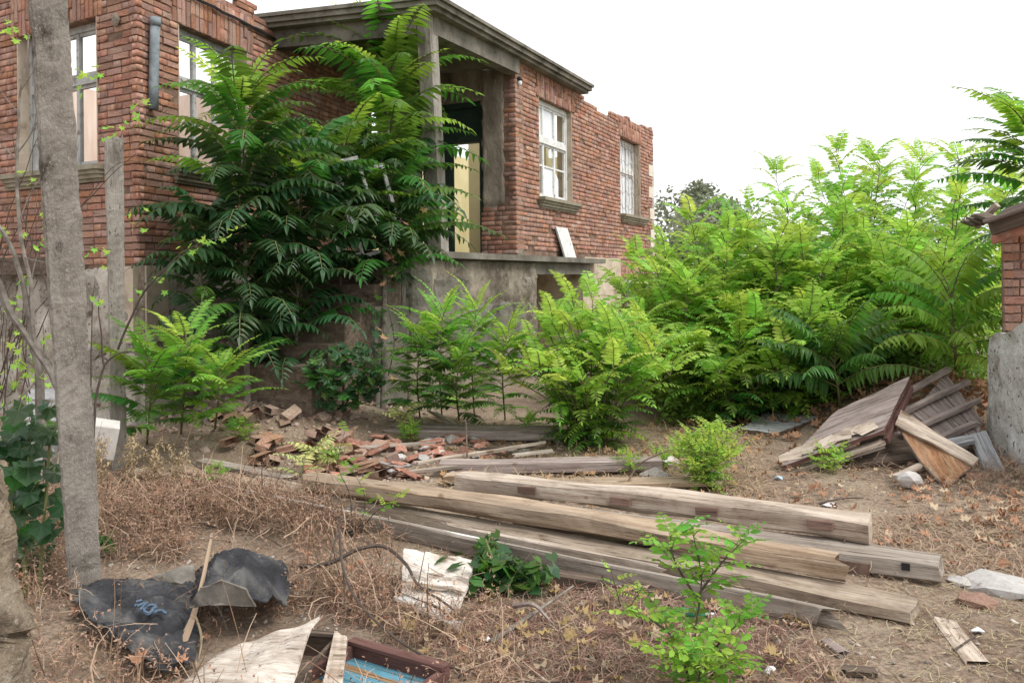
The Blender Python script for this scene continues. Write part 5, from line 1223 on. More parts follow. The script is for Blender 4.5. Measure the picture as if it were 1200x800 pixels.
# fresh sapling in front of the plinth, left
for q, (px, py, d_, top, n, ke, lab) in enumerate(((212, 508, 7.2, 392, 22, 'ail_fresh', 'bright young tree of heaven right of the shorter post'), (172, 520, 7.0, 430, 15, 'ail_mid', 'low dark-leaved sapling touching the shorter post'), (252, 502, 7.3, 432, 13, 'ail_fresh', 'small sapling with thin light fronds at the left of the rubble heap'))):
    b_ = gp(px, py); heaven_tree(lab, [b_, at(px+4, (py+top)/2, d_), at(px+6, top, d_)], .012, [(.2, .8, n, ke, .82, -.1, .5), (.7, 1.0, 8, 'ail_lime' if ke == 'ail_fresh' else 'ail_fresh', .85, .1, .8)], 'saplings before the house', 7+q, name='sapling', m='green_stem')
# saplings before the porch wall
for q, (px, py, d_, top, n, ke, sc, lab) in enumerate(((518, 490, 8.15, 362, 19, 'ail_fresh', .62, 'bright sapling before the middle of the porch wall'), (492, 490, 8.2, 395, 15, 'ail_mid', .58, 'darker sapling left of the bright one at the porch wall'), (556, 487, 8.3, 360, 17, 'ail_fresh', .58, 'thin sapling before the stones of the porch wall'), (592, 492, 8.1, 392, 15, 'ail_fresh', .58, 'bright low sapling between the porch stones and the round bush'), (538, 492, 7.95, 418, 13, 'ail_mid', .55, 'low sapling between the taller ones at the porch wall'))):
    b_ = gp(px, py); heaven_tree(lab, [b_, at(px-3, (py+top)/2, d_), at(px+2, top, d_)], .010, [(.15, .8, n + 9, ke, sc*1.15, -.15, .4), (.75, 1., 9, 'ail_lime', sc*1.2, .2, .9)], 'saplings before the house', 20+q, name='sapling', m='green_stem')
# right: two arching dark saplings and the tall one at the frame edge
bR1 = gp(985, 482)
heaven_tree('arching fern-like sapling with drooping leaflets behind the broken doors', [bR1, at(982, 455, 8.35), at(978, 430, 8.35), at(978, 418, 8.35)], .014, [(.35, 1., 20, 'droop_mid', 1.05, .05, .75)], 'arching saplings at the right', 3.3, name='sapling', m='green_stem')
heaven_tree('taller arching sapling with drooping leaflets beside the limewashed wall', [gp(1120, 448), at(1120, 420, 8.2), at(1117, 380, 8.15), at(1113, 345, 8.1)], .02, [(.35, 1., 22, 'droop_fresh', 1.1, -.15, .7)], 'arching saplings at the right', 5.1, name='sapling', m='green_stem')
heaven_tree('tall tree of heaven overhanging the shed roof at the right edge', [Vector((5.5, 8.6, 0)), Vector((5.4, 8.5, 1.6)), Vector((5.32, 8.4, 2.6)), Vector((5.25, 8.3, 3.05))], .04, [(.45, .8, 18, 'ail_mid', 1.15, -.2, .2), (.72, 1., 22, 'ail_fresh', 1.2, .0, .6)], None, 2.0)
def thicket(name, label, base, h, spread, stems, keys, per=14, seed=0, group=None, sc=1.0, lean=(0, 0), low=.22, srad=.010, m='green_stem', tip=None, erect=.6):
    """many-stemmed bush: fronds up each stem, lighter keys towards the tips"""
    r = random.Random(seed); base = Vector(base); root = empty(name, base, label, 'bush', group); sm = MB(); k = 0
    for s in range(stems):
        az = s*GA + r.uniform(-.3, .3); rr = spread*math.sqrt((s + .5)/stems)
        hh = h*(1 - .5*(rr/spread)**2)*r.uniform(.70, 1.05); dv = Vector((math.cos(az), math.sin(az), 0))
        p0 = base + dv*rr*.18; p2 = base + dv*rr + Vector((lean[0], lean[1], hh)); p1 = p0.lerp(p2, .5) + Vector((0, 0, hh*.12)) - dv*rr*.10
        c = curve([p0, p1, p2], 6); sm.tube(c, [srad*(1 - .75*i/(len(c)-1)) for i in range(len(c))], 4, cap=False)
        for i in range(per):
            t = low + (1 - low)*((i + r.random()*.8)/per); f = min(t, .999)*(len(c)-1); q = int(f); p = c[q].lerp(c[q+1], f-q); k += 1
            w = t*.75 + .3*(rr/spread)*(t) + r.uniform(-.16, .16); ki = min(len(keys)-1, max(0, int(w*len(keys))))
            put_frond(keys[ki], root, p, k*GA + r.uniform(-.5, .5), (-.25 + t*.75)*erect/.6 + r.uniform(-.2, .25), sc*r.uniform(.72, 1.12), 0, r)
        for j in range(3): put_frond(tip or keys[-1], root, c[-1], j*2.1 + r.uniform(-.5, .5), r.uniform(.15, .9), sc*r.uniform(.75, 1.05), 0, r)
    link('stem', sm.mesh('stem', M[m]), root)
    return root
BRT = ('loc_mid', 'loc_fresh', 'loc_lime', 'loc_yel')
thicket('bush', 'bright round locust bush in the middle of the yard', gp(692, 520), 1.40, .84, 42, ('loc_mid', 'loc_fresh', 'loc_lime', 'loc_lime', 'loc_yel'), 7, 4, sc=1.0, low=.06, erect=.4)
thicket('bush', 'small yellow-green bush right of the thin tan board', gp(826, 572), .50, .28, 22, ('sm_lime', 'sm_lime', 'sm_yel', 'sm_yel'), 12, 5, sc=1.2, low=.1, srad=.004)
thicket('bush', 'little bright sprout under the edge of the broken door', gp(975, 556), .20, .14, 5, ('sm_lime', 'oval_lime'), 5, 6, sc=.9, srad=.003)
GB = 'bushes of the overgrown thicket on the right'
def topz(py, d): return EYE + (PY0 - py)/FOC*d
specs = [  # px, distance, top py, spread, stems, label
 (775, 10.6, 290, .75, 8, 'low lime bush at the far corner of the brick wing'),
 (835, 9.9, 240, .80, 10, 'bright bush just right of the brick wing, third tallest there'),
 (862, 11.8, 212, .85, 10, 'slim tall bush whose tip stands alone against the sky'),
 (905, 9.6, 262, .85, 11, 'wide lime bush in front of the slim tall one'),
 (940, 12.2, 205, 1.0, 11, 'tall bush left of the highest crowns in the thicket'),
 (965, 10.0, 250, .85, 11, 'full bush above the arching fern-like sapling'),
 (1012, 12.4, 158, .95, 12, 'highest bush of the thicket with feathery tip'),
 (1062, 12.6, 170, .95, 12, 'second high crown of the thicket, beside the highest'),
 (1045, 10.2, 232, .85, 11, 'dense lime bush over the leafy bank'),
 (1105, 11.0, 205, .9, 11, 'bush behind the shed eave, under the overhanging tree'),
 (1160, 11.6, 195, .95, 10, 'bush at the back behind the shed roof'),
 (855, 8.9, 385, .55, 8, 'low bush before the wide lime bush, by the bare earth'),
 (800, 9.4, 318, .6, 8, 'low bush between the round bush and the brick wing'),
 (925, 9.0, 350, .6, 8, 'leafy bush behind the pale hardboard sheet'),
 (1020, 9.3, 335, .6, 8, 'bush rising behind the arching saplings'),
 (1085, 9.6, 300, .6, 8, 'narrow bush left of the shed bricks'),
]
for i, (px, d_, ty, sp_, ns, lab) in enumerate(specs):
    x = (px - PX0)/FOC*d_; b_ = Vector((x, d_, gh(x, d_)))
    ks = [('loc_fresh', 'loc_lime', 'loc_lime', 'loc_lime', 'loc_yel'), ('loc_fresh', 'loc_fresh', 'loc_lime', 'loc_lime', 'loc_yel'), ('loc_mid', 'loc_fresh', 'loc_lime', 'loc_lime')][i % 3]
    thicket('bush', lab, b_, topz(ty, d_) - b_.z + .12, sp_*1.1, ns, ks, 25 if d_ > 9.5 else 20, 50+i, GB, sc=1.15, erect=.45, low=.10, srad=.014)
# dim understorey that closes the thicket below
hb_ = []
hr = random.Random(9)
def leaf_mass(name, label, n, where, size, m, seed):
    r = np.random.RandomState(seed); V = np.zeros((n, 4, 3)); base = np.array([(-.5,0,0),(0,-.26,.06),(.5,0,0),(0,.26,.06)])
    for i in range(n):
        p = where(r); s = size*(.6 + .8*r.rand()); E = np.array(Euler((r.normal(0,.7), r.normal(0,.5), r.uniform(0,6.3))).to_matrix())
        V[i] = (base*s) @ E.T + p
    return tag(link(name, np_mesh(name, V.reshape(-1,3), np.arange(4*n).reshape(n,4), m)), label, 'undergrowth', kind='stuff')
def under(r):
    x = r.uniform(1.6, 6.6); y = 10.6 + r.uniform(0, 3.4) + .15*(x-4)**2*.2; return np.array([x*(y/12), y, abs(r.normal(0, .75))*(1 if x > 2 else .6)])
leaf_mass('undergrowth', 'dim leafy undergrowth filling the thicket', 16000, under, .09, M['lf_hedge'], 3)
def under2(r):
    x = r.uniform(-.1, 1); px = 770 + 420*r.rand(); d = r.uniform(8.7, 10.2); X = (px-600)/969*d; return np.array([X, d, gh(X, d) + abs(r.normal(0, .28))])
leaf_mass('undergrowth', 'low dark undergrowth at the foot of the thicket', 6000, under2, .07, M['lf_hedge'], 4)
# far trees beyond the house
def leafy_tree(name, label, base, h, cr, m, seed, n=2600, leaf=.22, group=None):
    r = np.random.RandomState(seed); rr = random.Random(seed); base = Vector(base); root = empty(name, base, label, 'tree', group)
    link('trunk', MB().tube([base, base + Vector((.1, 0, h*.4)), base + Vector((.0, 0, h*.8))], [.16, .11, .05], 7).mesh('trunk', M['bark']), root)
    for i in range(5):
        a = i*GA; link('limb', MB().tube([base + Vector((.05, 0, h*(.35 + .08*i))), base + Vector((math.cos(a)*cr*.7, math.sin(a)*cr*.7, h*(.6 + .07*i)))], [.07, .02], 5).mesh('limb', M['bark']), root)
    cl = [(Vector((r.normal(0, .42)*cr, r.normal(0, .42)*cr, h*(.45 + .52*r.rand()))), cr*(.22 + .25*r.rand())) for _ in range(16)]
    V = np.zeros((n, 4, 3)); bq = np.array([(-.5,0,0),(0,-.3,.05),(.5,0,0),(0,.3,.05)])
    for i in range(n):
        c, s = cl[r.randint(16)]; d = r.normal(0, 1, 3); d /= np.linalg.norm(d); p = np.array(c) + d*s*(.5 + .5*r.rand())
        E = np.array(Euler((r.normal(0,.8), r.normal(0,.6), r.uniform(0,6.3))).to_matrix()); V[i] = (bq*leaf*(.6+.8*r.rand())) @ E.T + p + np.array(base)
    tag(link('crown', np_mesh('crown', V.reshape(-1,3), np.arange(4*n).reshape(n,4), m), root), kind='stuff')
    return root
for i, (px, d_, ty, cr, lab) in enumerate(((788, 34, 252, 2.2, 'grey-green tree far off right beside the white quoins'), (822, 37, 222, 2.2, 'taller far tree with an airy top, right of the quoins'), (852, 36, 240, 2.0, 'far tree half hidden by the slim tall bush'), (700, 40, 300, 2.5, 'far tree hidden mostly behind the brick wing'))):
    x = (px-PX0)/FOC*d_; leafy_tree('far_tree', lab, (x, d_, 0), topz(ty, d_), cr, M['lf_far'], 60+i, group='trees far behind the house')
def woods(r):
    x = r.uniform(-2, 40); return np.array([x, 44 + r.uniform(0, 4), min(4.2, abs(r.normal(0, 1.6)))])
leaf_mass('woods', 'haze-coloured belt of low trees closing the view behind the thicket', 16000, woods, .35, M['lf_far'], 8)

# ---- leaves picked apart one by one: ivy shrub, creeper, mallow, periwinkle
def lobed(name, m, lobes=5, seed=0, depth=.45, cup=.15, long=1.0):
    r = random.Random(seed); V = [(0,0,0)]; n = lobes*2 + 1
    for i in range(n):
        a = -2.5 + 5.0*i/(n-1); rad = (1.0 if i % 2 == 1 else 1.0 - depth)*(1.0 - .22*abs(a)/2.5)*r.uniform(.9, 1.08)
        V.append((.5*rad*math.cos(a)*long, .5*rad*math.sin(a), cup*rad*rad*.5*(1 if i % 2 else -.4)))
    V = [(x + .18, y, z) for x, y, z in V]; V[0] = (0.12, 0, .02)
    F = [(0, i, i+1) for i in range(1, n)]
    b = MB(); b.add(V, F, 0); b.tube([(-.25,0,-.05),(.1,0,0.01)], .012, 3, 1, False); return b.mesh(name, m, M['green_stem'])
LB_ = {k: [lobed('leaf', M[m], 5, i, dp) for i in range(3)] for k, m, dp in (('ivy', 'lf_dark', .4), ('ivy_mid', 'lf_mid', .4), ('creeper', 'lf_mid', .5), ('dryleaf', 'litter', .5), ('fig', 'lf_dark', .28), ('fig_mid', 'lf_mid', .28), ('tiny', 'lf_lime', .5))}
PV = [lobed('leaf', M['lf_dark'], 2, i, -.1, .1, 1.5) for i in range(2)] + [lobed('leaf', M['lf_mid'], 2, i+4, -.1, .1, 1.5) for i in range(3)]
def put_leaf(me, root, p, s, r, tilt=.7, face=None):
    az = r.uniform(0, 6.3) if face is None else face + r.uniform(-.8, .8)
    link('leaf', me, root, Matrix.Translation(p) @ Matrix.Rotation(az, 4, 'Z') @ Matrix.Rotation(r.uniform(.1, tilt*1.6), 4, 'Y') @ Matrix.Rotation(r.uniform(-tilt, tilt), 4, 'X') @ Matrix.Diagonal((s, s, s, 1)))
FC = -PI/2
def leafy(name, label, cat, base, n, where, size, mix, seed, stems=(), group=None, tilt=.7, face=FC, stem_m='dark_twig'):
    r = random.Random(seed); root = empty(name, base, label, cat, group)
    for i, (pts, rd) in enumerate(stems): link('stem', MB().tube(curve(pts, 4), rd, 4).mesh('stem', M[stem_m]), root)
    for i in range(n):
        key = r.choice(mix); me = r.choice(LB_[key] if isinstance(key, str) else key)
        put_leaf(me, root, where(r), size*r.uniform(.65, 1.25), r, tilt, face)
    return root
iv = gp(402, 478)
def w_ivy(r):
    a = r.uniform(0, 6.3); q = math.sqrt(r.random()); px = 402 + 46*q*math.cos(a) + r.gauss(0, 3); py = 440 + 38*q*math.sin(a)
    return at(px, py, 8.35 - .25*math.sqrt(max(0, 1-q*q)) + r.uniform(-.06, .12))
leafy('ivy_shrub', 'dark ivy-leaved shrub at the right of the rubble heap', 'shrub', iv, 210, w_ivy, .15, ('ivy', 'ivy', 'ivy', 'ivy_mid'), 3, [((iv, at(402, 440, 8.4), at(395, 405, 8.4)), .012), ((iv, at(420, 450, 8.4), at(430, 420, 8.4)), .01)])
cr_s = [at(470, 255, 9.3), at(462, 300, 9.25), at(455, 350, 9.15), at(462, 400, 9.0), at(455, 440, 8.9)]
cc = curve(cr_s, 8)
def w_cr(r):
    p = r.choice(cc); return p + Vector((r.gauss(0, .14), r.uniform(-.15, .05), r.gauss(0, .08)))
leafy('creeper', 'trailing creeper with some dry leaves hanging over the left end of the porch wall', 'creeper', cr_s[-1], 75, w_cr, .15, ('creeper', 'creeper', 'ivy_mid', 'ivy', 'dryleaf'), 5, [(cr_s, .008), ([at(480, 290, 9.3), at(472, 350, 9.2), at(468, 395, 9.1)], .006)])
w2 = lambda r: at(r.gauss(548, 10), r.gauss(350, 14), 9.75 + .01*0 + r.uniform(-.1, .05)) 
mp_ = gp(40, 700)
def w_fig(r):
    px, py = r.gauss(34, 26), r.uniform(470, 690)
    return at(min(px, 78 if py < 620 else 64), py, 4.4 + r.uniform(-.25, .35))
leafy('mallow_plant', 'dark broad-leaved plant between the masonry stub and the tall post', 'plant', mp_, 150, w_fig, .155, ('fig', 'fig', 'fig', 'fig_mid'), 6, [((gp(30, 700), at(28, 600, 4.45), at(26, 480, 4.5)), .012), ((gp(45, 700), at(52, 610, 4.4), at(58, 520, 4.45)), .010), ((gp(20, 690), at(14, 590, 4.5), at(8, 500, 4.6)), .010)], stem_m='green_stem')
def w_pv(r):
    px = r.gauss(592, 27); py = 690 - abs(r.gauss(0, 16)) if r.random() < .75 else r.uniform(640, 690); 
    if py < 670: px = 572 + r.gauss(0, 8)
    p = gp(px, py + 12); return p + Vector((0, 0, r.uniform(.04, .17)))
leafy('periwinkle', 'dark glossy periwinkle clump beside the peeling white panel', 'plant', gp(592, 700), 300, w_pv, .07, (PV,), 8, [((gp(585, 700), gp(580, 690) + Vector((0,0,.12)), gp(570, 680) + Vector((0, 0, .22))), .004)], tilt=.6, face=None, stem_m='green_stem')
leafy('weed', 'single green weed leaf growing at the foot of the tall post', 'weed', gp(126, 632), 6, lambda r: at(r.gauss(126, 4), r.gauss(630, 6), 4.6), .12, ('fig_mid',), 9, face=FC)
# leafy foreground sapling
def stem_bush(name, label, base, stems, keys, per, sc, seed, m='dark_twig', cat='sapling', rad=.006, low=.15):
    r = random.Random(seed); root = empty(name, base, label, cat); sm = MB(); k = 0
    for pts in stems:
        c = curve(pts, 6); sm.tube(c, [rad*(1 - .7*i/(len(c)-1)) for i in range(len(c))], 5, cap=False)
        for i in range(per):
            t = low + (1-low)*(i + r.random()*.7)/per; f = min(t, .999)*(len(c)-1); q = int(f); p = c[q].lerp(c[q+1], f-q); k += 1
            put_frond(r.choice(keys), root, p, k*GA + r.uniform(-.5, .5), r.uniform(.05, .7), sc*r.uniform(.75, 1.15), 0, r)
    link('stem', sm.mesh('stem', M[m]), root); return root
fb = gnd(812, 820)
F_ = lambda px, py, d: at(px, py, d)
stem_bush('sapling', 'fresh green oval-leaved sapling in front of the timber pile', fb, [(fb, F_(815, 740, 3.2), F_(822, 680, 3.2), F_(812, 625, 3.2)), (fb, F_(798, 760, 3.15), F_(770, 730, 3.1), F_(748, 722, 3.1)), (fb, F_(835, 765, 3.1), F_(860, 735, 3.05), F_(882, 718, 3.05)), (fb, F_(800, 775, 3.0), F_(775, 770, 2.95)), (fb, F_(840, 785, 3.0), F_(868, 772, 2.95)), (F_(816, 700, 3.2), F_(845, 660, 3.22), F_(872, 632, 3.25)), (F_(816, 700, 3.2), F_(790, 655, 3.2), F_(786, 625, 3.2)), (fb, F_(820, 790, 2.95), F_(815, 770, 2.9))], ('oval', 'oval', 'oval_lime'), 15, 1.05, 4)
stem_bush('sapling', 'little light sapling behind the oval-leaved one, at the brown beam', gp(728, 712), [(gp(728, 712), F_(722, 690, 3.95), F_(716, 668, 3.95)), (gp(735, 715), F_(745, 700, 3.9), F_(752, 690, 3.9))], ('oval_lime', 'sm_lime'), 6, .65, 5, rad=.003)
stem_bush('sapling', 'thin leggy seedling with few leaves before the end of the tan beam', gp(405, 622), [(gp(412, 625), F_(410, 580, 5.2), F_(396, 545, 5.2), F_(404, 505, 5.2)), (gp(418, 628), F_(440, 600, 5.0), F_(470, 582, 5.0)), (gp(418, 626), F_(428, 585, 5.1), F_(412, 548, 5.15))], ('oval', 'oval', 'sm_lime'), 6, .85, 6, rad=.004, low=.4)
for (px, py, d_, n, key, lab) in ((470, 500, 7.4, 7, 'pale', 'bleached yellowish seedling standing on the purple-grey beam'), (370, 545, 6.3, 9, 'pale', 'bleached seedling at the left of the tile rubble'), (355, 560, 6.1, 5, 'pale', 'low bleached fern-like seedling on the tile rubble')):
    b_ = gp(px, py + 10); r_ = random.Random(px); root = empty('seedling', b_, lab, 'seedling', None)
    link('stem', MB().tube([b_, b_ + Vector((0, 0, .22))], .005, 4).mesh('stem', M['green_stem']), root)
    for i in range(n): put_frond(key, root, b_ + Vector((0, 0, .08 + .16*i/n)), i*GA + px, r_.uniform(.15, .6), 1.0, 0, r_)
for (px, py, lab) in ((278, 510, 'dark fine-leaved weed on the boards below the rubble heap'), (775, 545, 'tiny green weed on the thin tan board'), (385, 545, 'upright grassy weed among the tiles'), (735, 548, 'pale weed beside the square-cut beam'), (250, 565, 'small lime weed in the dry brush'), (620, 498, 'leafy weed left of the round bush foot'), (480, 512, 'green weed under the bleached seedling')):
    b_ = gp(px, py + 8); thicket('weed', lab, b_, .18, .10, 4, ('sm_lime', 'oval', 'sm_lime') if px != 278 else ('oval', 'oval'), 5, px, sc=.8 if py > 520 else 1.1, srad=.003)['category'] = 'weed'
# bare shrub at the left edge with grey stems and a few small leaves
def bare_shrub(label, base, lines, leaves, seed, m='bark', name='bare_shrub', group=None):
    r = random.Random(seed); root = empty(name, base, label, 'shrub', group)
    for (pts, r0) in lines:
        c = curve([at(*p) if len(p) == 3 else Vector(p) for p in pts], 5); c = [p + Vector((nz(p.x*4, p.z*4, seed), 0, nz(p.x*4, p.z*4, seed+4)))*.02 for p in c]
        link('branch', MB().tube(c, [max(.002, r0*(1 - .7*i/(len(c)-1))) for i in range(len(c))], 6).mesh('branch', M[m]), root)
    for (px, py, d_) in leaves:
        for i in range(r.randint(3, 6)): put_leaf(r.choice(LB_['tiny']), root, at(px + r.gauss(0, 7), py + r.gauss(0, 7), d_ + r.uniform(-.05, .05)), r.uniform(.05, .085), r, .9, FC)
    return root
bare_shrub('bare grey shrub with forked stems and a few lime leaves at the left edge', gp(52, 560),
 [(((60,565,5.4),(50,500,5.4),(45,440,5.4),(38,390,5.4),(28,340,5.4),(10,280,5.4),(-20,240,5.4)), .035), (((38,395,5.4),(36,330,5.4),(22,260,5.4),(20,170,5.4),(26,100,5.4),(34,40,5.4)), .016), (((20,180,5.4),(40,150,5.4),(60,120,5.35)), .006), (((20,190,5.4),(2,170,5.4),(-15,165,5.4)), .006),
  (((-5,330,5.3),(15,370,5.3),(35,400,5.3),(60,440,5.3),(75,480,5.3)), .028), (((22,260,5.4),(40,220,5.4),(60,195,5.4)), .005), (((28,300,5.4),(60,310,5.3),(90,325,5.3)), .004), (((10,285,5.4),(-5,260,5.4)), .004), (((36,330,5.4),(44,300,5.4),(55,285,5.4)), .006), (((45,440,5.4),(20,470,5.3),(-5,500,5.3)), .010), (((20,130,5.4),(4,110,5.4),(-8,80,5.4)), .004), (((24,110,5.4),(40,80,5.4),(46,50,5.4)), .004), (((45,440,5.4),(52,410,5.4),(50,380,5.4)), .008)],
 [(20,38,5.4),(12,34,5.4),(100,92,5.3),(30,205,5.4),(40,285,5.4),(22,335,5.4),(20,360,5.4),(45,395,5.4),(12,400,5.4),(30,425,5.4),(14,440,5.4),(48,440,5.4),(8,460,5.4)], 3)
bare_shrub('dark thorny twigs rising between the two posts, with lime tips', gp(112, 560),
 [(((108,560,6.0),(112,470,6.0),(122,430,6.0),(150,412,6.0),(180,425,6.0)), .012), (((122,430,6.0),(118,380,6.0),(116,345,6.0)), .008), (((140,410,6.0),(158,360,6.0),(190,318,6.0),(235,285,6.0),(270,278,6.0)), .010), (((105,470,6.0),(110,330,6.0)), .006), (((95,245,5.6),(130,205,5.6),(160,180,5.6)), .004), (((98,240,5.6),(140,190,5.6),(200,196,5.6)), .003), (((95,288,5.6),(130,292,5.6)), .003)],
 [(100,92,5.5),(128,155,5.6),(158,130,5.6),(168,130,5.6),(118,300,5.9),(162,255,6.0),(228,290,6.0),(240,282,6.0),(272,276,6.0),(110,345,6.0),(160,345,6.0),(185,330,6.0)], 5, m='dark_twig')
rt = random.Random(44)
bare_shrub('thicket of fine bare twigs against the house wall left of the tall post', gp(20, 575),
 [(((x0, y0, 5.9), (x0 + dx*.5 + rt.uniform(-12, 12), y0 + dy*.5, 5.9), (x0 + dx, y0 + dy, 5.85)), rt.uniform(.003, .007)) for x0, y0, dx, dy in [(rt.uniform(-20, 70), rt.uniform(330, 570), rt.uniform(-60, 70), rt.uniform(-230, -60)) for _ in range(26)]],
 [(rt.uniform(0, 70), rt.uniform(250, 470), 5.85) for _ in range(10)], 9, m='dark_twig')
GD = 'dead branches lying in the yard'
def branch(label, lines, m='dark_twig', cat='branch', name='dead_branch', group=GD):
    pts0 = gnd(*lines[0][0][0]); root = empty(name, pts0, label, cat, group)
    for (pts, r0) in lines:
        c = curve([gnd(*p) for p in pts], 5)
        link('twig', MB().tube(c, [max(.0016, r0*(1 - .65*i/(len(c)-1))) for i in range(len(c))], 5).mesh('twig', M[m]), root)
branch('dark forked branch arching over the weeds to the peeling panel', [(((353,663,.10),(385,660,.16),(420,643,.22),(450,640,.22),(475,660,.2),(490,685,.14),(520,705,.1),(545,725,.03)), .013), (((385,662,.16),(400,600,.35),(396,580,.4)), .006), (((490,685,.14),(498,645,.2)), .004), (((515,702,.1),(516,722,.04)), .005)])
branch('long thin dark branch sweeping from the weeds to the bottom edge', [(((398,620,.35),(402,665,.25),(420,705,.16),(470,752,.08),(540,785,.05),(640,799,.03),(720,790,.02)), .008), (((402,665,.25),(405,720,.1)), .004), (((470,752,.08),(490,700,.12)), .003)])
branch('pale straight stick lying under the periwinkle', [(((575,752,.03),(620,722,.05),(672,686,.10)), .014)], m='bark')
branch('dry twisted stalk standing over the black felt', [(((205,775,.02),(222,735,.12),(235,690,.25),(247,632,.40)), .018), (((222,735,.12),(215,760,.03),(212,790,.01)), .010), (((226,715,.18),(236,745,.08),(232,775,.02)), .008), (((228,715,.18),(206,760,.05),(190,800,0)), .006)], m='straw')
branch('curved strip of bark on the leaves before the white-edged board', [(((602,710,.05),(625,708,.10),(640,722,.06),(648,732,.02)), .013)], m='wood_violet')
branch('red-brown bent twig beside the yellow-green bush', [(((732,572,.03),(748,545,.12),(770,533,.2),(788,526,.22)), .008)], m='iron')
branch('thin upright rust-brown stake before the round bush', [(((547,552,.05),(547,520,.2),(546,492,.34)), .012)], m='iron')
branch('dark stick lying in front of the broken doors', [(((958,590,.02),(985,584,.03),(1012,583,.02)), .01)])
branch('short forked twig beside the flat plank', [(((1118,762,.02),(1135,750,.03),(1148,742,.02)), .006)])
branch('long sticks in the dry brush under the shorter post', [(((118,572,.05),(190,575,.1),(260,600,.12),(330,640,.06)), .008), (((160,575,.1),(230,612,.1),(300,622,.05)), .006), (((205,530,.15),(250,560,.2),(285,600,.1)), .006), (((180,590,.06),(210,622,.08),(232,650,.05)), .006)])
branch('pale whitish twig hanging at the felt curl', [(((238,688,.28),(252,705,.2),(262,725,.1),(266,738,.05)), .006), (((252,705,.2),(246,712,.15)), .004)], m='bark')

# ---- dry weeds, straw and fallen leaves
def inside(p, poly):
    x, y = p; c = False; n = len(poly)
    for i in range(n):
        (x1, y1), (x2, y2) = poly[i], poly[(i+1) % n]
        if (y1 > y) != (y2 > y) and x < (x2-x1)*(y-y1)/(y2-y1) + x1: c = not c
    return c
OPEN = [[(82,678),(240,676),(236,800),(160,800),(92,730)], [(205,835),(262,745),(375,712),(535,790),(545,835)], [(462,632),(562,640),(560,735),(462,712)], [(222,636),(345,640),(345,700),(225,705)], [(540,655),(645,665),(640,712),(545,705)]]
OPEN = [[(gnd(*q).x, gnd(*q).y) for q in pl] for pl in OPEN]
def clear(x, y): return any(inside((x, y), pl) for pl in OPEN)
def ribbons(name, label, n, where, length, width, m, seed, curl=.9, rise=.5, cat='dry weeds', seg=5):
    r = np.random.RandomState(seed); V = np.zeros((n, (seg+1)*2, 3)); k = 0
    for i in range(n):
        x, y, z = where(r); p = np.array([x, y, z]); a = r.uniform(0, 6.28); e = r.uniform(-.15, rise); ln = length*(.35 + 1.1*r.rand())/seg; w = width*(.6 + .9*r.rand())/2
        da = r.normal(0, curl)/seg*2; de = -r.rand()*curl*1.6/seg*2
        for j in range(seg + 1):
            s = np.array([-math.sin(a), math.cos(a), r.normal(0,.3)])*w*(1 - .6*j/seg)
            V[i, 2*j] = p - s; V[i, 2*j+1] = p + s
            p = p + np.array([math.cos(a)*math.cos(e), math.sin(a)*math.cos(e), math.sin(e)])*ln; a += da + r.normal(0, curl*.4); e += de + r.normal(0, curl*.3); p[2] = max(p[2], gh(p[0], p[1]) + .004)
    nv = (seg+1)*2; f = np.array([(2*j, 2*j+2, 2*j+3, 2*j+1) for j in range(seg)])
    F = (f[None] + (np.arange(n)*nv)[:, None, None]).reshape(-1, 4)
    tag(link(name, np_mesh(name, V.reshape(-1, 3), F, m)), label, cat, kind='stuff')
def left_zone(r):
    while True:
        x = r.uniform(-3.6, .0); y = r.uniform(2.7, 6.9)
        if y > 5.85 - (x + 2.0)*.62 or y > 6.3: continue
        if clear(x, y) and r.rand() > .05: continue
        k = nz(x, y, 4.2, 1.3) + .35
        c = 1.0 if (x < -.7 and y > 3.9) else .42
        if r.rand() > (k + .4)*c: continue
        q = abs(r.normal(0, .055)) + .14*max(0, nz(x, y, 9, 1.1))*r.rand() + (.10*r.rand() if (y > 4.9 and x < -.9) else 0)
        return x, y, gh(x, y) + q
ribbons('dry_weeds', 'tangled rust-brown dry weeds over the left foreground', 9500, left_zone, .13, .0045, M['dry'], 1, curl=1.9)
ribbons('dry_weeds', 'dark brown stems under the dry weeds at the left', 6500, left_zone, .2, .0045, M['dry_dark'], 12, curl=.7)
ribbons('dry_stalks', 'thin upright dark stalks of dead weeds at the left', 420, left_zone, .42, .005, M['dry_dark'], 15, curl=.25, rise=1.5)
ribbons('dry_weeds', 'long pale dry stalks lying in the weeds at the left', 1500, left_zone, .34, .005, M['straw'], 2, curl=.5, rise=.9)
def curly(r):                                                         # withered seed heads on the brush
    x, y, z = left_zone(r); return x, y, z + .10*r.rand() + .02
ribbons('dry_seed_heads', 'withered curled leaf clusters on the dry brush', 9000, curly, .04, .009, M['dry'], 3, curl=3.0, seg=4)
def vine_zone(r):
    px = r.choice([116, 122, 148, 156, 176, 183, 204, 212]) + r.normal(0, 4); py = 575 - 70*r.rand()*(.5 + .5*abs(math.sin(px*.09))); p = at(px, py, 6.0 + .3*r.rand()); return p.x, p.y, p.z
ribbons('dry_seed_heads', 'hanging withered leaves around the foot of the shorter post', 1100, vine_zone, .06, .012, M['dry'], 4, curl=2.0, rise=-.3, seg=4)
def right_straw(r):
    while True:
        x = r.uniform(1.6, 5.2); y = r.uniform(4.3, 7.4)
        if r.rand() < (.25 + nz(x, y, 2, .8) + .55*sstep(2.2, 3.4, x)): return x, y, gh(x, y) + abs(r.normal(0, .025)) + .06*r.rand()*sstep(3, 4.2, x)
ribbons('straw', 'straw coloured dry grass below the limewashed wall', 11000, right_straw, .2, .004, M['straw'], 5, curl=.8, cat='straw')
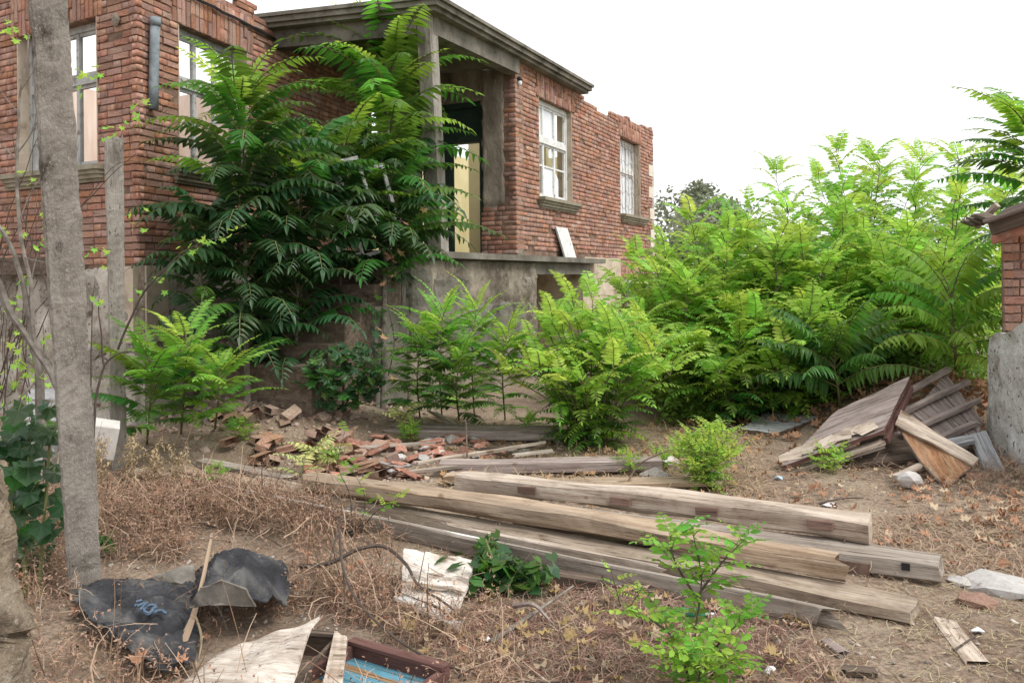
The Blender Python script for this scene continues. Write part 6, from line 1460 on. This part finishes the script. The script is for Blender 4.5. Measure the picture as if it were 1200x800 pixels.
def mid_straw(r):
    while True:
        x, y = r.uniform(-.6, 3.2), r.uniform(2.9, 5.4)
        if y < 4.9 - (x - .2)*.45 or x > 1.8: return x, y, gh(x, y) + abs(r.normal(0, .012))
ribbons('straw', 'thin scattered straw and grass stems on the bare earth', 3800, mid_straw, .13, .0032, M['straw'], 6, curl=.8, cat='straw')
ribbons('dry_stems', 'short brown dry stems on the bare earth', 3800, mid_straw, .11, .0032, M['dry_dark'], 16, curl=.8, cat='straw')
def back_straw(r):
    p = gp(r.uniform(520, 900), r.uniform(490, 580)); return p.x, p.y, p.z + abs(r.normal(0, .02))
ribbons('straw', 'brown dry stems around the back beams', 3500, back_straw, .18, .006, M['dry'], 7, curl=.9, cat='straw')
def leaves_on(name, label, n, where, size, m, seed):
    r = np.random.RandomState(seed); Vs, Fs = [], []
    tmpl = []
    for i in range(4):
        me = lobed('t', m, 5, 20+i, .30, .5); v = np.array([q.co[:] for q in me.vertices]); f = [tuple(p.vertices) for p in me.polygons if len(p.vertices) == 3]
        tmpl.append((v[:12], np.array([q for q in f if max(q) < 12]))); bpy.data.meshes.remove(me)
    c = 0
    for i in range(n):
        x, y, z = where(r); v, f = tmpl[r.randint(4)]; s = size*(.5 + .9*r.rand()); vv = v*s; vv[:, 2] += (vv[:, 0]**2)*r.uniform(-5, 7)
        E = np.array(Euler((r.normal(0,.35), r.normal(0,.35), r.uniform(0,6.3))).to_matrix()); Vs.append(vv @ E.T + np.array([x, y, z + s*.15])); Fs.append(f + c); c += len(v)
    tag(link(name, np_mesh(name, np.concatenate(Vs), np.concatenate(Fs), m)), label, 'leaves', kind='stuff')
def lz(fn, up=.008): 
    return lambda r: (lambda t: (t[0], t[1], gh(t[0], t[1]) + up + .02*r.rand()))(fn(r))
def r_zone(r):
    while True:
        x, y = r.uniform(1.9, 5.0), r.uniform(4.3, 7.2)
        if r.rand() < .12 + .8*sstep(2.5, 3.6, x)*(.5 + nz(x, y, 1, 1.2)): return x, y
leaves_on('fallen_leaves', 'tan fallen leaves in the straw on the right', 1100, lz(r_zone), .065, M['litter'], 1)
leaves_on('fallen_leaves', 'pale fallen leaves in the straw on the right', 500, lz(r_zone), .065, M['litter_pale'], 2)
def f_zone(r):
    while True:
        x, y = r.uniform(-.9, 1.3), r.uniform(2.9, 4.4)
        if y > 4.55 - (x + .2)*.45 or clear(x, y): continue
        return x, y
leaves_on('fallen_leaves', 'crisp brown leaves in the foreground before the timbers', 150, lz(f_zone), .062, M['litter'], 3)
leaves_on('fallen_leaves', 'pale withered leaves in the foreground before the timbers', 130, lz(f_zone), .062, M['litter_pale'], 4)
ribbons('twigs', 'fine dark twigs over the foreground earth', 1500, lambda r: (lambda t: (t[0], t[1], gh(*t) + .03*r.rand()))(f_zone(r)), .22, .005, M['dry_dark'], 13, curl=.5, cat='twigs')
ribbons('dry_weeds', 'short greyish dry stems in the foreground litter', 3000, lambda r: (lambda t: (t[0], t[1], gh(*t) + .03*r.rand()))(f_zone(r)), .13, .0035, M['straw'], 14, curl=.7, cat='straw')
def b_zone(r): return r.normal(4.3, .9), r.normal(8.9, .9)
leaves_on('fallen_leaves', 'dark layer of leaves on the bank behind the broken doors', 1500, lz(b_zone), .10, M['litter'], 5)
def l_zone(r): return left_zone(r)[:2]
leaves_on('fallen_leaves', 'dead leaves caught in the weeds at the left', 150, lambda r: left_zone(r), .06, M['litter'], 6)
def m_zone(r): p = gnd(r.uniform(520, 900), r.uniform(495, 600)); return p.x, p.y
leaves_on('fallen_leaves', 'small brown leaves around the back beams', 420, lz(m_zone), .07, M['litter'], 7)
# green bottle and bits of litter
bt = gp(815, 722); Mx = basis(bt + Vector((-.10, 0, .022)), Vector((1, -.25, .02)), U) @ Matrix.Diagonal((.75, .75, .6, 1))
mg = bpy.data.materials.new('green_plastic'); mg.use_nodes = True; pg = mg.node_tree.nodes['Principled BSDF']
pg.inputs['Base Color'].default_value = (.03, .32, .16, 1); pg.inputs['Roughness'].default_value = .18; pg.inputs['Transmission Weight'].default_value = .5
prof = [(0, .018), (.005, .036), (.06, .040), (.10, .036), (.15, .040), (.185, .03), (.205, .014), (.235, .013), (.237, .0)]
bo = MB().tube([(x, 0, 0) for x, _ in prof], [max(.001, q) for _, q in prof], 14)
root = empty('plastic_bottle', bt, 'crushed green plastic bottle half hidden by the oval-leaved sapling', 'bottle')
link('bottle_body', bo.mesh('bottle_body', mg, smooth=True), root, Mx); link('bottle_cap', MB().tube([(.225, 0, 0), (.245, 0, 0)], .0155, 12).mesh('bottle_cap', M['white_paint']), root, Mx)
def scrap(px, py, s, m, lab, seed):
    p = gp(px, py); r = random.Random(seed); b = MB(); n = 7
    ring = [(s*r.uniform(.6,1)*math.cos(6.283*i/n), s*.7*r.uniform(.6,1)*math.sin(6.283*i/n), r.uniform(.004,.03)) for i in range(n)]
    b.add(ring + [(0,0,.035)] + [(x*.96, y*.96, z-.005) for x, y, z in ring] + [(0,0,.028)], [(i, (i+1)%n, n) for i in range(n)] + [((i+1)%n+n+1, i+n+1, 2*n+1) for i in range(n)] + [((i+1)%n, i, i+n+1, (i+1)%n+n+1) for i in range(n)])
    tag(link('litter_scrap', b.mesh('litter_scrap', m), None, Matrix.Translation(p)), lab, 'scrap')
M['scrap_white'] = material('white_plastic', [(.62,.64,.66),(.74,.75,.76)], scale=10, bump=.2, rough=.5)
M['scrap_blue'] = material('blue_plastic', [(.25,.48,.66),(.5,.66,.78)], scale=20, bump=.1, rough=.5)
scrap(912, 562, .05, M['scrap_blue'], 'blue and white scrap at the lower corner of the door panel', 1)
scrap(970, 593, .09, M['scrap_white'], 'crumpled white plastic between the block beam and the broken doors', 2)
scrap(1146, 743, .04, M['scrap_white'], 'small white scrap beside the forked twig', 3)
scrap(572, 754, .025, M['scrap_white'], 'tiny white scrap at the end of the pale stick', 4)
scrap(902, 790, .03, M['scrap_white'], 'small white scrap by the bottom edge', 5)
scrap(540, 545, .09, M['scrap_white'], 'crumpled white bag among the red tiles', 6)
